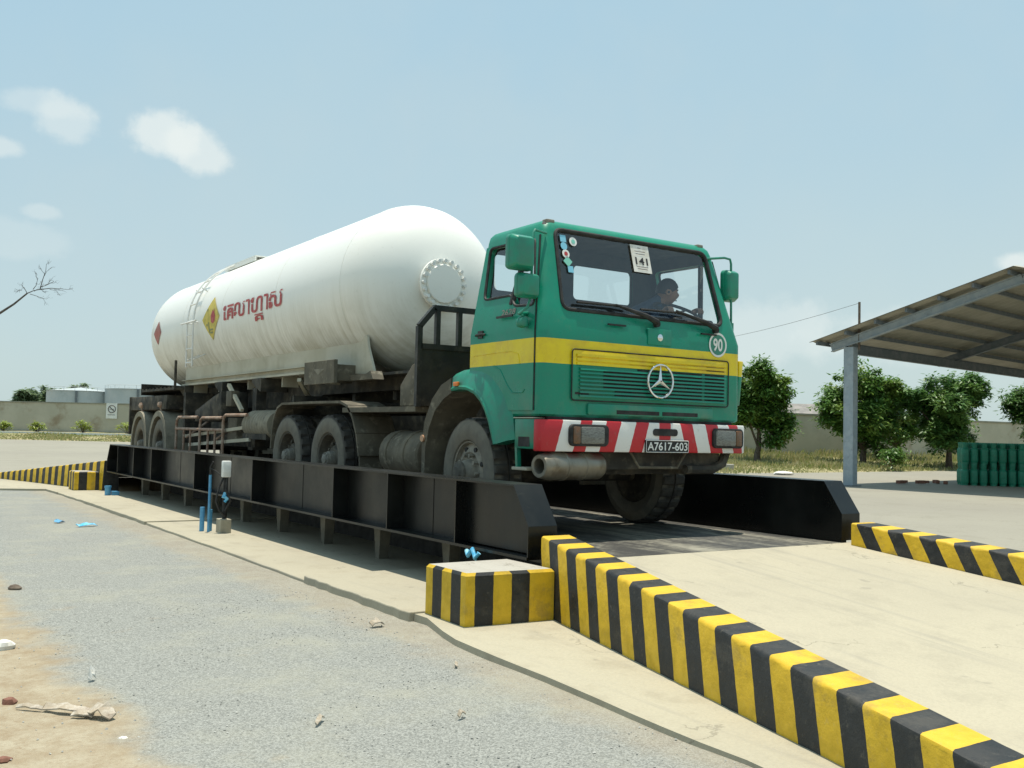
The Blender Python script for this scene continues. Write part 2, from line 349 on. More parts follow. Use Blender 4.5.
# ------------------------------------------------------------------ mesh builder
ORG = {}
class MB:
    def __init__(s): s.bm = bmesh.new(); s.mi = 0; s.u = {}
    def face(s, vs):
        try:
            f = s.bm.faces.new(vs); f.material_index = s.mi; return f
        except ValueError: return None
    def v(s, p): return s.bm.verts.new(p)
    def poly(s, pts): return s.face([s.v(p) for p in pts])
    def hexa(s, b, t):
        """solid between two rings of equal length (bottom, top)"""
        n = len(b); B = [s.v(p) for p in b]; T = [s.v(p) for p in t]
        s.face(B[::-1]); s.face(T)
        for i in range(n): s.face([B[i], B[(i+1) % n], T[(i+1) % n], T[i]])
    def box(s, x0, x1, y0, y1, z0, z1):
        s.hexa([(x0, y0, z0), (x1, y0, z0), (x1, y1, z0), (x0, y1, z0)], [(x0, y0, z1), (x1, y0, z1), (x1, y1, z1), (x0, y1, z1)])
    def prism(s, poly, axis, a, b):
        """2-D outline pushed along an axis; the outline's pair are the two other coordinates in xyz order"""
        def P(q, k):
            return {'x': (k, q[0], q[1]), 'y': (q[0], k, q[1]), 'z': (q[0], q[1], k)}[axis]
        s.hexa([P(q, a) for q in poly], [P(q, b) for q in poly])
    def beam(s, p, q, w, h, upv=(0, 0, 1)):
        p, q = Vector(p), Vector(q); d = (q-p).normalized(); a = d.cross(Vector(upv)).normalized(); b = a.cross(d)
        c = [a*(w/2)*i+b*(h/2)*j for i, j in ((-1, -1), (1, -1), (1, 1), (-1, 1))]
        s.hexa([p+k for k in c], [q+k for k in c])
    def tube(s, pts, r, seg=8, close=False):
        pts = [Vector(p) for p in pts]; n = len(pts); rs = r if isinstance(r, (list, tuple)) else [r]*n
        rings = []; prev = None
        for i, p in enumerate(pts):
            if close: d = pts[(i+1) % n]-pts[i-1]
            else: d = pts[min(i+1, n-1)]-pts[max(i-1, 0)]
            d = d.normalized() if d.length > 1e-9 else Vector((0, 0, 1))
            if prev is None:
                a = d.cross(Vector((0, 0, 1)) if abs(d.z) < .9 else Vector((1, 0, 0))).normalized()
            else: a = (prev-d*prev.dot(d)).normalized()
            prev = a; b = d.cross(a)
            rings.append([s.v(p+(a*math.cos(2*math.pi*k/seg)+b*math.sin(2*math.pi*k/seg))*rs[i]) for k in range(seg)])
        m = n if close else n-1
        for i in range(m):
            A, B = rings[i], rings[(i+1) % n]
            for k in range(seg): s.face([A[k], A[(k+1) % seg], B[(k+1) % seg], B[k]])
        if not close: s.face(rings[0][::-1]); s.face(rings[-1])
    def lathe(s, o, axis, prof, seg=32, fn=None, start=0, sweep=2*math.pi):
        """profile of (distance along axis, radius) turned about an axis through o"""
        o = Vector(o); ax = Vector(axis).normalized(); a = ax.cross(Vector((0, 0, 1)) if abs(ax.z) < .9 else Vector((1, 0, 0))).normalized(); b = ax.cross(a)
        full = abs(sweep-2*math.pi) < 1e-6; cnt = seg if full else seg+1; rings = []
        for j, (h, r) in enumerate(prof):
            if r < 1e-6: rings.append([s.v(o+ax*h)]); continue
            ring = []
            for k in range(cnt):
                t = start+sweep*k/seg; rr = fn(j, k, r) if fn else r
                ring.append(s.v(o+ax*h+(a*math.cos(t)+b*math.sin(t))*rr))
            rings.append(ring)
        for A, B in zip(rings, rings[1:]):
            for k in range(seg):
                k2 = (k+1) % cnt if full else k+1
                if len(A) == 1 and len(B) == 1: continue
                if len(A) == 1: s.face([A[0], B[k], B[k2]])
                elif len(B) == 1: s.face([A[k], A[k2], B[0]])
                else: s.face([A[k], A[k2], B[k2], B[k]])
    def cyl(s, p, q, r, seg=16):
        p, q = Vector(p), Vector(q); L = (q-p).length
        s.lathe(p, q-p, [(0, 0), (0, r), (L, r), (L, 0)], seg)
    def build(s, name, mats, parent=None, origin=None, smooth=35, bevel=0, bseg=2):
        if not isinstance(mats, (list, tuple)): mats = [mats]
        bmesh.ops.recalc_face_normals(s.bm, faces=s.bm.faces) if not getattr(s, 'open', False) else None
        me = bpy.data.meshes.new(name); o = Vector(origin) if origin is not None else (ORG.get(parent.name, Vector()) if parent else Vector())
        if bevel:
            bmesh.ops.bevel(s.bm, geom=[e for e in s.bm.edges if len(e.link_faces) == 2 and e.calc_face_angle(0) > R(25)], offset=bevel, segments=bseg, affect='EDGES', profile=.5)
        bmesh.ops.translate(s.bm, verts=s.bm.verts, vec=-o)
        s.bm.to_mesh(me); s.bm.free()
        for m in mats: me.materials.append(m)
        ob = bpy.data.objects.new(name, me); COL.objects.link(ob)
        if smooth:
            me.polygons.foreach_set('use_smooth', [True]*len(me.polygons)); me.set_sharp_from_angle(angle=R(smooth))
        if parent: ob.parent = parent
        else: ob.location = o
        ORG[ob.name] = o
        return ob
def tag(o, label, cat, group=None):
    o['label'] = label; o['category'] = cat
    if group: o['group'] = group
    return o
def thing(name, label, cat, loc=(0, 0, 0), group=None):
    o = bpy.data.objects.new(name, None); COL.objects.link(o); o.location = loc; o.empty_display_size = .2; ORG[o.name] = Vector(loc)
    return tag(o, label, cat, group)
def kind(o, k): o['kind'] = k; return o
def copy_tree(o, loc, label, group=None):
    def rec(a, par):
        b = a.copy(); COL.objects.link(b)
        if par: b.parent = par
        for ch in a.children: rec(ch, b)
        return b
    b = rec(o, None); b.location = loc; b['label'] = label
    if group: b['group'] = group
    return b
def rrect(x0, x1, z0, z1, r, n=5):
    out = []
    for cx, cz, a in ((x1-r, z1-r, 0), (x0+r, z1-r, 90), (x0+r, z0+r, 180), (x1-r, z0+r, 270)):
        for k in range(n+1): q = R(a+90*k/n); out.append((cx+r*math.cos(q), cz+r*math.sin(q)))
    return out
def roundpoly(pts, r, n=4):
    out = []; N = len(pts)
    for i, p in enumerate(pts):
        p = Vector(p); a = Vector(pts[i-1])-p; b = Vector(pts[(i+1) % N])-p
        q = min(r, a.length*.45, b.length*.45); A = p+a.normalized()*q; B = p+b.normalized()*q
        for k in range(n+1):
            t = k/n; out.append(tuple((A*(1-t)+p*t)*(1-t)+(p*(1-t)+B*t)*t))
    return out
def boolean(ob, cutter, op='DIFFERENCE'):
    m = ob.modifiers.new('b', 'BOOLEAN'); m.operation = op; m.object = cutter; m.solver = 'EXACT'
    dg = bpy.context.evaluated_depsgraph_get(); me = bpy.data.meshes.new_from_object(ob.evaluated_get(dg))
    ob.modifiers.clear(); old = ob.data; ob.data = me; bpy.data.meshes.remove(old); bpy.data.objects.remove(cutter)
def text_mesh(body, size, bold=0.0):
    """the glyphs of a text as flat triangles: list of 2-D points, list of faces"""
    c = bpy.data.curves.new('lettering', 'FONT'); c.body = body; c.size = size; c.offset = bold; c.resolution_u = 4
    o = bpy.data.objects.new('lettering', c); COL.objects.link(o)
    me = bpy.data.meshes.new_from_object(o.evaluated_get(bpy.context.evaluated_depsgraph_get()))
    vs = [(v.co.x, v.co.y) for v in me.vertices]; fs = [tuple(p.vertices) for p in me.polygons]
    bpy.data.objects.remove(o); bpy.data.curves.remove(c); bpy.data.meshes.remove(me)
    return vs, fs
def put_text(mb, body, fit, fn, bold=0.0):
    """letters scaled into the box fit=(u0,u1,v0,v1) and mapped to space by fn(u,v)"""
    vs, fs = text_mesh(body, 1, bold)
    if not vs: return
    x0, x1 = min(v[0] for v in vs), max(v[0] for v in vs); y0, y1 = min(v[1] for v in vs), max(v[1] for v in vs)
    V = [mb.v(fn(fit[0]+(x-x0)/(x1-x0)*(fit[1]-fit[0]), fit[2]+(y-y0)/(y1-y0)*(fit[3]-fit[2]))) for x, y in vs]
    for f in fs: mb.face([V[i] for i in f])

# ================================================================== SETTING
g = MB(); g.poly([(-900, -300, -.25), (1500, -300, -.25), (1500, 1800, -.25), (-900, 1800, -.25)])
kind(g.build('ground', M['soil'], smooth=0), 'structure')

# concrete yard all round the weighbridge, its far edges along the two boundary banks
La, Lb = at(-420, 430, 73), at(250, 430, 74.5); Ra = Vector((30, 26.2, 0)); Rb = Vector((78, 31.2, 0))
g = MB(); g.poly([(-70, -12, 0), (80, -12, 0), (Rb.x, Rb.y, 0), (Ra.x, Ra.y, 0), (22, 28, 0), (24, 70, 0), (Lb.x, Lb.y, 0), (La.x, La.y, 0), (-70, 90, 0)])
kind(g.build('yard', M['yard'], smooth=0), 'structure')

def gz(x, y): return .005+.008*max(0, min(1, (y-3.6)/3.0))
g = MB(); nx, ny = 40, 70; rows = []
for j in range(ny+1):
    y = -4+24.9*j/ny; row = []
    for i in range(nx+1):
        x = -14+17.6*(i/nx)
        row.append(g.v((x, y, gz(x, y)+random.uniform(-.004, .004)*(1 if i < nx else 0))))
    rows.append(row)
for j in range(ny):
    for i in range(nx): g.face([rows[j][i], rows[j][i+1], rows[j+1][i+1], rows[j+1][i]])
kind(g.build('gravel_ground', M['gravel'], smooth=60), 'structure')

# foundation slabs beside and under the bridge
def slab(y0, y1, z0, z1, xo0, xo1, x1=9.1, n=16, name='plinth'):
    b, t = [], []
    for k in range(n+1):
        f = k/n; y = y0+(y1-y0)*f; x = xo0+(xo1-xo0)*f+random.uniform(-.01, .01)
        b.append((x-.01, y, -.1)); t.append((x, y, z0+(z1-z0)*f))
    b += [(x1, y1, -.1), (x1, y0, -.1)]; t += [(x1, y1, z1), (x1, y0, z0)]
    m = MB(); m.hexa(b, t); return kind(m.build(name, M['slab'], smooth=0, bevel=.008), 'structure')
slab(6.02, 7.9, .072, .074, 3.20, 3.20); slab(7.905, 13.3, .036, .044, 3.22, 3.22); slab(13.306, 17.6, .06, .056, 3.20, 3.18); slab(17.606, 19.5, .05, .05, 3.17, 3.15)

KY0, KY1, FL = 5.68, 19.78, .24                # where the kerbs meet the bridge, and how they flare
def kx(y): return 4.05-FL*(KY0-y)
def rampz(y): return .393-.1*(5.77-y)
def apz(y): return max(.012, .055-.011*(5.6-y))
# apron outside the near kerb
out = [(3.24, 6.012), (3.25, 5.85), (3.14, 5.45)] + [(3.085-.032*(5.2-y)+random.uniform(-.014, .014), y) for y in [5.2-.24*k for k in range(17)]]
inn = [(kx(y)+.1, y) for y in (1.2, 2.2, 3.2, 4.2, 5.2)] + [(4.2, 5.7), (4.2, 6.012)]
pl = out+inn
m = MB(); m.hexa([(x-.006, y, -.1) for x, y in pl], [(x, y, apz(y)) for x, y in pl]); kind(m.build('apron', M['slab'], smooth=0), 'structure')
# entry ramp between the kerbs
def ramp_sheet(name, ya, yb, zf, nf, ff, n=14):
    m = MB(); A = []
    for k in range(n+1):
        y = ya+(yb-ya)*k/n; z = zf(y); A.append([m.v((nf(y)+(ff(y)-nf(y))*q/8, y, z)) for q in range(9)])
    for a, b in zip(A, A[1:]):
        for q in range(8): m.face([a[q], a[q+1], b[q+1], b[q]])
    return kind(m.build(name, M['ramp'], smooth=60), 'structure')
ramp_sheet('ramp', 5.752, 1.80, rampz, lambda y: kx(y)+.1, lambda y: 7.50+.05*(5.7-y))
m = MB(); m.box(4.2, 7.5, 5.735, 5.75, -.05, .386); kind(m.build('ramp_end_wall', M['slab'], smooth=0), 'structure')
RY = 21.7
ramp_sheet('exit_ramp', RY, RY+3.9, lambda y: .393-.1*(y-RY), lambda y: 3.98-.25*(y-KY1)+.1, lambda y: 7.6+.1*(y-RY))
# apron outside the exit kerb
pl = [(3.14, 19.506), (3.1, 20.5), (2.2, 20.9), (-2.5, 21.2), (-9, 21.6), (-9, 27), (2.0, 27.0), (2.62, 25.2), (3.3, 22.5), (4.1, 20.4), (4.1, 19.506)]
m = MB(); m.hexa([(x, y, -.1) for x, y in pl], [(x, y, .035 if y > 23 else .05) for x, y in pl]); kind(m.build('exit_apron', M['slab'], smooth=0), 'structure')

# striped kerb walls
def kerb(name, label, ya, yb, xf, zt, zb, width, slant, phase=0, side=1, n=110):
    m = MB(); secs = []; L = abs(yb-ya); u_l = m.bm.verts.layers.float.new('u')
    bv = .018
    for k in range(n+1):
        y = ya+(yb-ya)*k/n; x = xf(y); z1, z0 = zt(y), zb(y); j = random.uniform(-.002, .002); ch = random.choice((0, 0, 0, 0, 0, 0, 0, .008, .014))
        prof = [(0, z0), (0, z1-bv-ch), (bv*.3+ch*.6, z1-bv*.3-ch*.6), (bv+ch, z1), (width-bv, z1), (width-bv*.3, z1-bv*.3), (width, z1-bv), (width, z0)]
        ring = []
        for (dx, z) in prof:
            v = m.v((x+dx*side+j, y, z)); s = abs(y-ya); v[u_l] = s+phase-slant*(z1-z)*1.0; ring.append(v)
        secs.append(ring)
    for A, B in zip(secs, secs[1:]):
        for q in range(7): m.face([A[q], A[q+1], B[q+1], B[q]])
    m.face(secs[0]); m.face(secs[-1][::-1])
    o = m.build(name, M['hazard'], origin=(xf(ya), ya, 0), smooth=40)
    return tag(o, label, 'kerb', 'striped kerb walls of the ramps')
kerb('kerb_wall', 'long yellow and black striped kerb in the foreground running down to the bottom right corner', KY0, -.6, kx, lambda y: .586-.09*(KY0-y) if y > 1.2 else .586-.09*(KY0-1.2), lambda y: -.05, .26, .2, .02)
kerb('kerb_wall', 'yellow and black slanted stripe kerb on the far side of the ramp beyond the truck', 5.66, -1.2, lambda y: 7.40+.05*(5.66-y), lambda y: .575-.085*(5.66-y) if y > 1.6 else .23, lambda y: -.05, .30, .55, .1)
kerb('kerb_wall', 'distant low striped kerb descending to the left beyond the rear end of the weighbridge', KY1, 25.6, lambda y: 3.98-.25*(y-KY1), lambda y: .615-.09*(y-KY1), lambda y: -.05, .27, .1)

def block(name, label, x0, x1, y0, y1, z0, z1, skew=0, flip=False):
    m = MB(); u_l = m.bm.verts.layers.float.new('u')
    pts = []
    def edge(a, b, k=8): return [(a[0]+(b[0]-a[0])*i/k, a[1]+(b[1]-a[1])*i/k) for i in range(k)]
    cs = [(x0, y0), (x1, y0+skew), (x1, y1), (x0, y1)]
    for i in range(4): pts += edge(cs[i], cs[(i+1) % 4])
    def ring(z, ins=0):
        r = []
        cx, cy = (x0+x1)/2, (y0+y1)/2
        for x, y in pts:
            xx = x+(ins if x < cx else -ins); yy = y+(ins if y < cy else -ins)
            v = m.v((xx, yy, z)); v[u_l] = (x-x0)-(y-y0)*(1.2 if x < x1-.01 else -1)*1.0 + .075; r.append(v)
        return r
    R0, R1, R2 = ring(z0), ring(z1-.02), ring(z1, .015)
    n = len(pts)
    for A, B in ((R0, R1), (R1, R2)):
        for i in range(n): m.face([A[i], A[(i+1) % n], B[(i+1) % n], B[i]])
    m.mi = 1; m.face(R2)
    o = m.build(name, [M['hazardblock'], M['blocktop']], origin=((x0+x1)/2, (y0+y1)/2, z0), smooth=30)
    return tag(o, label, 'block', 'striped concrete corner blocks')
block('concrete_block', 'large striped block with bare grey top in front of the near girder end', 3.32, 3.985, 5.48, 6.005, .0, .395, -.05)
block('concrete_block', 'small distant striped block at the far left end of the weighbridge', 3.50, 4.08, 19.95, 20.5, .0, .40)

# ================================================================== WEIGHBRIDGE
wb = thing('weighbridge', 'long black steel weighbridge with side girders and stubby legs carrying the truck', 'weighbridge', (5.8, 12.7, .12))
GY0, GY1 = 5.77, 19.66
m = MB(); m.box(4.247, 7.413, 5.756, RY-.003, .37, .392); m.build('deck_plate', M['deck'], wb, smooth=0)
m = MB()
for x in (5.7, 6.3, 7.0): m.box(x-.1, x+.1, 5.9, 21.2, .2, .366)
for k in range(12): m.box(5.3, 7.39, 6.72+1.2*k, 6.88+1.2*k, .16, .364)
m.build('under_beam', M['black'], wb, smooth=0)
def slabz(y): return .07 if y < 7.9 else .036
for side, xo in ((1, 4.0), (-1, 7.66)):
    m = MB(); s = side; w = .25
    def bx(a, b, y0, y1, z0, z1):
        xa, xb = sorted((xo+s*a, xo+s*b)); m.box(xa, xb, y0, y1, z0, z1)
    zt, zb, sl = .93, .428, .2
    zk = .645
    # web with sloped ends
    prof = [(GY0+.012, .372), (GY0+.012, zk), (GY0+sl, zt-.012), (GY1-sl, zt-.012), (GY1-.012, zk), (GY1-.012, .372)]
    xa, xb = sorted((xo+s*.17, xo+s*.245)); m.prism(prof, 'x', xa, xb)
    # top flange, sloped caps, end plates, bottom flange
    bx(0, .25, GY0+sl, GY1-sl, zt-.014, zt)
    for ya, yb in ((GY0, GY0+sl), (GY1, GY1-sl)):
        x0, x1 = sorted((xo, xo+s*.25)); d = .014
        lo = [(x0, ya, zk), (x1, ya, zk), (x1, ya+(d if yb > ya else -d), zk-.004), (x0, ya+(d if yb > ya else -d), zk-.004)]
        hi = [(x0, yb, zt), (x1, yb, zt), (x1, yb, zt-.02), (x0, yb, zt-.02)]
        m.hexa(lo, hi)
        y2 = ya+(.012 if yb > ya else -.012); bx(0, .25, min(ya, y2), max(ya, y2), zb, zk-.001)
    bx(0, .25, GY0+.015, GY1-.015, zb-.022, zb-.001)
    # stiffener plates between the flanges
    for k in (0, 1, 2, 4, 6, 8, 9, 10):
        y = 6.8+1.2*k; bx(.004, .169, y-.008, y+.008, zb, zt-.015)
    for y in (7.45, 10.4, 12.9, 15.3): bx(.166, .1695, y-.006, y+.006, zb, zt-.02)
    # closed end panel over the last bay
    xa, xb = sorted((xo+s*.10, xo+s*.165)); pr = [(GY0+.013, zb+.01), (GY0+.013, zk), (GY0+sl, zt-.016), (6.792, zt-.016), (6.792, zb+.01)]
    m.prism(pr, 'x', xa, xb)
    m.build('side_girder', M['girder'], wb, smooth=20)
    for k in range(9):
        y = 7.55+1.36*k; m = MB(); xc = xo+s*.42; zs = slabz(y)
        m.hexa([(xc-.05, y-.04, zs), (xc+.05, y-.04, zs), (xc+.05, y+.04, zs), (xc-.05, y+.04, zs)],
               [(xc-.06, y-.075, .369), (xc+.06, y-.075, .369), (xc+.06, y+.075, .369), (xc-.06, y+.075, .369)])
        m.build('leg', M['leg'], wb, smooth=0)
# added black wall under the bridge, blocks light so the underside stays dark
m = MB(); m.box(5.0, 5.2, 6.1, 21, .0, .366); m.build('underside_light_blocker', M['rubber'], wb, smooth=0)
m = MB(); m.tube([(3.95, 6.34, .40), (3.93, 6.36, .36), (3.94, 6.42, .42), (3.92, 6.45, .37), (3.94, 6.50, .40)], .018, 8); m.tube([(3.95, 6.40, .38), (3.99, 6.42, .28), (4.05, 6.5, .2)], .008, 6)
tag(m.build('load_cell_cable', M['bluerag'], origin=(3.95, 6.4, .36)), 'loop of bright blue cable tied under the near end of the black girder', 'cable')

jb = thing('junction_box', 'white junction box on a cabled post standing beside the black weighbridge girder', 'junction box', (3.765, 11.75, .16))
m = MB(); m.box(3.675, 3.805, 11.68, 11.86, .03, .205); m.build('concrete_foot', M['slab'], jb, smooth=0, bevel=.008)
m = MB(); m.cyl((3.745, 11.77, .20), (3.745, 11.77, .72), .028, 10); m.build('post', M['rubber'], jb)
m = MB(); m.box(3.685, 3.785, 11.69, 11.77, .70, .895); m.build('enclosure', M['white'], jb, bevel=.012)
m = MB(); m.tube([(3.705, 11.72, .70), (3.645, 11.70, .58), (3.615, 11.70, .42), (3.665, 11.7, .30), (3.735, 11.72, .25)], .012, 7)
m.tube([(3.745, 11.72, .70), (3.725, 11.68, .55), (3.775, 11.66, .42), (3.725, 11.7, .30)], .014, 7); m.tube([(3.595, 11.9, .80), (3.645, 11.84, .77), (3.685, 11.78, .72)], .007, 6); m.build('cable', M['rubber'], jb)
m = MB(); m.tube([(3.725, 11.70, .52), (3.705, 11.69, .47), (3.745, 11.68, .45), (3.715, 11.69, .41)], [.02, .03, .026, .018], 8); m.build('cable_tape', M['bluerag'], jb)
m = MB(); m.cyl((3.600, 11.9, .03), (3.600, 11.9, .72), .017, 10); m.build('conduit', M['rubberpipe'], jb)
m = MB(); m.tube([(3.600, 11.9, .72), (3.598, 11.9, .82), (3.620, 11.87, .88)], .012, 8); m.build('conduit_cable', M['rubber'], jb)
m = MB(); m.cyl((3.555, 12.02, .03), (3.555, 12.02, .33), .028, 10); m.cyl((3.645, 12.0, .03), (3.645, 12.0, .30), .026, 10); m.build('pipe_stub', M['rubberpipe'], jb)
m = MB(); m.lathe((3.80, 18.5, .045), (0, 0, 1), [(0, 0), (0, .05), (.13, .05), (.13, .058), (.17, .058), (.17, 0)], 14); m.box(3.86, 3.98, 18.42, 18.56, .045, .12)
tag(m.build('capped_pipe', M['rubberpipe'], origin=(3.80, 18.5, .045)), 'short capped blue pipe standing out of the slab near the far end of the girder', 'pipe')

# ================================================================== TRUCK
TR = (6.0, 8.0, .392)
truck = thing('truck', 'green and yellow cab-over truck tractor with red and white striped bumper on the weighbridge', 'truck', TR)
CX = 6.0
def fy(z): return 6.80+max(0, min(1.15, (z-2.2)/.85))*.22          # front wall of the cab
def hx(z): return 1.20-max(0, min(1.15, (z-2.2)/.85))*.155         # half width of the cab
def foot(z, ins=0, rf=.075, rb=.05, n=6):
    x0, x1 = CX-hx(z)+ins, CX+hx(z)-ins; y0, y1 = fy(z)+ins, 7.96-ins; out = []
    for cx, cy, a, r in ((x1-rb, y1-rb, 0, rb), (x0+rb, y1-rb, 90, rb), (x0+rf, y0+rf, 180, rf), (x1-rf, y0+rf, 270, rf)):
        for k in range(n+1): q = R(a+90*k/n); out.append((cx+r*math.cos(q), cy+r*math.sin(q), z))
    return out
def loft(levels, **k):
    m = MB(); rings = [[m.v(p) for p in foot(z, i, **k)] for z, i in levels]
    for A, B in zip(rings, rings[1:]):
        for q in range(len(A)): m.face([A[q], A[(q+1) % len(A)], B[(q+1) % len(A)], B[q]])
    m.face(rings[0][::-1]); m.face(rings[-1]); return m
cab = loft([(1.452, .02), (1.47, 0), (1.75, 0), (2.0, 0), (2.2, 0), (2.45, 0), (2.75, 0), (3.10, 0), (3.15, .006), (3.185, .03), (3.205, .075), (3.215, .16), (3.228, .4)]).build('cab_body', [M['paint'], M['interior']], truck, smooth=40)
def cutter(m): return m.build('cutter', M['paint'], None, origin=TR, smooth=0)
def bcut(ob, m):
    c = cutter(m); c.location = (0, 0, 0); c.parent = truck; bpy.context.view_layer.update(); boolean(ob, c)
bpy.context.view_layer.update()
bcut(cab, loft([(1.95, .05), (2.2, .05), (2.6, .05), (3.05, .05), (3.14, .09)], rf=.05, rb=.03))
ws = roundpoly([(5.055, 2.385), (6.985, 2.385), (6.915, 3.115), (5.085, 3.115)], .085, 5)
m = MB(); m.prism(ws, 'y', 6.6, 7.2); bcut(cab, m)
RW = (rrect(5.02, 5.76, 2.65, 3.02, .06), rrect(5.965, 6.745, 2.65, 3.02, .06))
for rw in RW: m = MB(); m.prism(rw, 'y', 7.8, 8.1); bcut(cab, m)
DW = roundpoly([(7.855, 3.035), (7.11, 3.025), (6.945, 2.405), (7.27, 2.425), (7.33, 2.53), (7.80, 2.53)], .06, 4)
m = MB(); m.prism(DW, 'x', 4.6, 7.4); bcut(cab, m)
m = MB(); m.cyl((4.5, 8.0, .98), (7.5, 8.0, .98), .80, 48); bcut(cab, m)
for p in cab.data.polygons:
    c = p.center+Vector(TR)
    if abs(c.x-CX) < hx(c.z)-.03 and fy(c.z)+.03 < c.y < 7.93 and 1.94 < c.z < 3.17: p.material_index = 1
for p in cab.data.polygons: p.use_smooth = True
cab.data.set_sharp_from_angle(angle=R(32))

# doors: a thin skin proud of the cab side, with its window cut out
for s in (-1, 1):
    m = MB(); ys = [6.955+.0*k for k in range(1)]
    Y0, Y1 = 6.888, 7.925
    def X(z, k): return CX+s*(hx(z)+k)
    zl = [1.50, 1.75, 2.2, 2.45, 2.75, 3.05]
    for ya, yb in ((0, 0),):
        outer = [[m.v((X(z, .012), Y0+max(0, (z-2.2))*.21, z)), m.v((X(z, .012), Y1, z))] for z in zl]
        inner = [[m.v((X(z, -.004), Y0+max(0, (z-2.2))*.21, z)), m.v((X(z, -.004), Y1, z))] for z in zl]
    for A, B in zip(outer, outer[1:]): m.face([A[0], A[1], B[1], B[0]])
    for A, B in zip(inner, inner[1:]): m.face([A[0], A[1], B[1], B[0]])
    for k in (0, 1):
        for A, B, C_, D_ in zip(outer, outer[1:], inner, inner[1:]): m.face([A[k], B[k], D_[k], C_[k]])
    m.face([outer[0][0], outer[0][1], inner[0][1], inner[0][0]]); m.face([outer[-1][0], outer[-1][1], inner[-1][1], inner[-1][0]])
    d = m.build('door', M['paint'], truck, smooth=30)
    bpy.context.view_layer.update()
    xs = sorted((CX+s*.9, CX+s*1.4))
    m = MB(); m.prism(DW, 'x', *xs); bcut(d, m)
    m = MB(); m.cyl((xs[0], 8.0, .98), (xs[1], 8.0, .98), .90, 48); bcut(d, m)
    # rubber seal, divider bar, panes, handle, number badge, pressed line
    def sp(y, z, k=.012): return (CX+s*(hx(z)+k), y, z)
    m = MB(); m.tube([sp(y, z, .008) for y, z in DW], .014, 6, close=True); m.tube([sp(7.22, 3.03, 0), sp(7.325, 2.44, 0)], .027, 6); m.build('window_seal', M['rubber'], d)
    pane = [(7.845, 3.03), (7.12, 3.02), (6.96, 2.41), (7.26, 2.435), (7.32, 2.535), (7.80, 2.535)]
    m = MB(); m.poly([sp(y, z, -.02) for y, z in pane]); m.build('window_pane', M['glass'], d, smooth=0)
    m = MB(); m.tube([sp(7.82, 2.195, .02), sp(7.78, 2.2, .035), sp(7.68, 2.2, .035), sp(7.66, 2.195, .02)], .011, 7); m.box(*sorted((CX+s*1.211, CX+s*1.224)), 7.70, 7.78, 2.165, 2.235); m.build('handle', M['black'], d)
    m = MB(); pts = [sp(7.86, 2.01), sp(7.45, 2.02), sp(7.22, 2.02), sp(7.12, 1.99), sp(7.09, 1.9)]; m.tube(pts, .006, 6)
    pts = [sp(7.52, 1.91), sp(7.40, 1.86), sp(7.28, 1.72), sp(7.2, 1.655), sp(7.04, 1.655), sp(7.01, 1.68)]; m.tube(pts, .007, 6); m.build('pressed_line', M['paint'], d)
    if s < 0:
        m = MB(); n0 = len(m.bm.verts)
        put_text(m, '2628', (0, .225, 0, .055), lambda u, v: (CX-hx(2.35+v)-.019, 7.44-u, 2.35+v), .02); m.build('number_badge', M['hub'], d, smooth=0)
        m = MB(); m.box(4.774, 4.787, 7.21, 7.47, 2.325, 2.345); m.build('badge_base', M['black'], d, smooth=0)
    # door gap
    m = MB(); m.tube([sp(6.882, 1.5, .001), sp(6.882, 2.2, .001), sp(7.06, 3.05, .001)], .008, 5); m.build('door_gap', M['rubber'], d)

# windscreen
def fp(x, z, k): return (x, fy(z)-k, z)
m = MB(); m.poly([fp(x, z, -.012) for x, z in ws]); m.build('windscreen', M['glass'], truck, smooth=0)
m = MB(); m.tube([fp(x, z, -.002) for x, z in ws], .019, 8, close=True); m.build('windscreen_seal', M['rubber'], truck)
for rw in RW:
    m = MB(); m.poly([(x, 7.935, z) for x, z in rw]); q = m.build('rear_window', M['glass'], truck, smooth=0)
    m = MB(); m.tube([(x, 7.93, z) for x, z in rw], .016, 6, close=True); m.build('rear_window_seal', M['rubber'], q)
# permit card and stickers behind the glass
m = MB(); pc = [(5.947, 3.085), (6.168, 3.085), (6.171, 2.82), (5.951, 2.82)]
m.poly([fp(x, z, .004) for x, z in pc]); card = m.build('permit_card', M['paper'], truck, smooth=0)
m = MB(); put_text(m, '141', (5.985, 6.135, 2.895, 2.965), lambda u, v: fp(u, v, .008), .02); m.build('card_number', M['ink'], card, smooth=0)
for z, a, b in ((3.055, 6.03, 6.07), (3.02, 5.99, 6.12), (2.995, 6.0, 6.11), (2.87, 5.99, 6.13), (2.85, 6.0, 6.12)): m = MB(); m.poly([fp(a, z, .008), fp(b, z, .008), fp(b, z+.006, .008), fp(a, z+.006, .008)]); m.build('card_print', M['greyink'], card, smooth=0)
for x, z, r, mt, n in ((5.165, 3.035, .045, 'stickerblue', 4), (5.165, 2.965, .036, 'stickerblue', 14), (5.175, 2.895, .04, 'white', 16), (5.185, 2.825, .05, 'stickergreen', 4.5), (5.205, 2.755, .042, 'stickerblue', 4), (5.275, 3.02, .042, 'white', 16)):
    k = int(n); off = 0 if n == 4.5 else math.pi/4
    m = MB(); m.poly([fp(x+r*math.cos(off+2*math.pi*q/k), z+r*math.sin(off+2*math.pi*q/k), .004) for q in range(k)]); st = m.build('sticker', M[mt], truck, smooth=0)
    if mt == 'white':
        m = MB(); m.poly([fp(x+r*.5*math.cos(2*math.pi*q/12), z+r*.5*math.sin(2*math.pi*q/12), .007) for q in range(12)]); m.build('sticker_print', M['redtext' if z < 2.95 else 'stickergreen'], st, smooth=0)
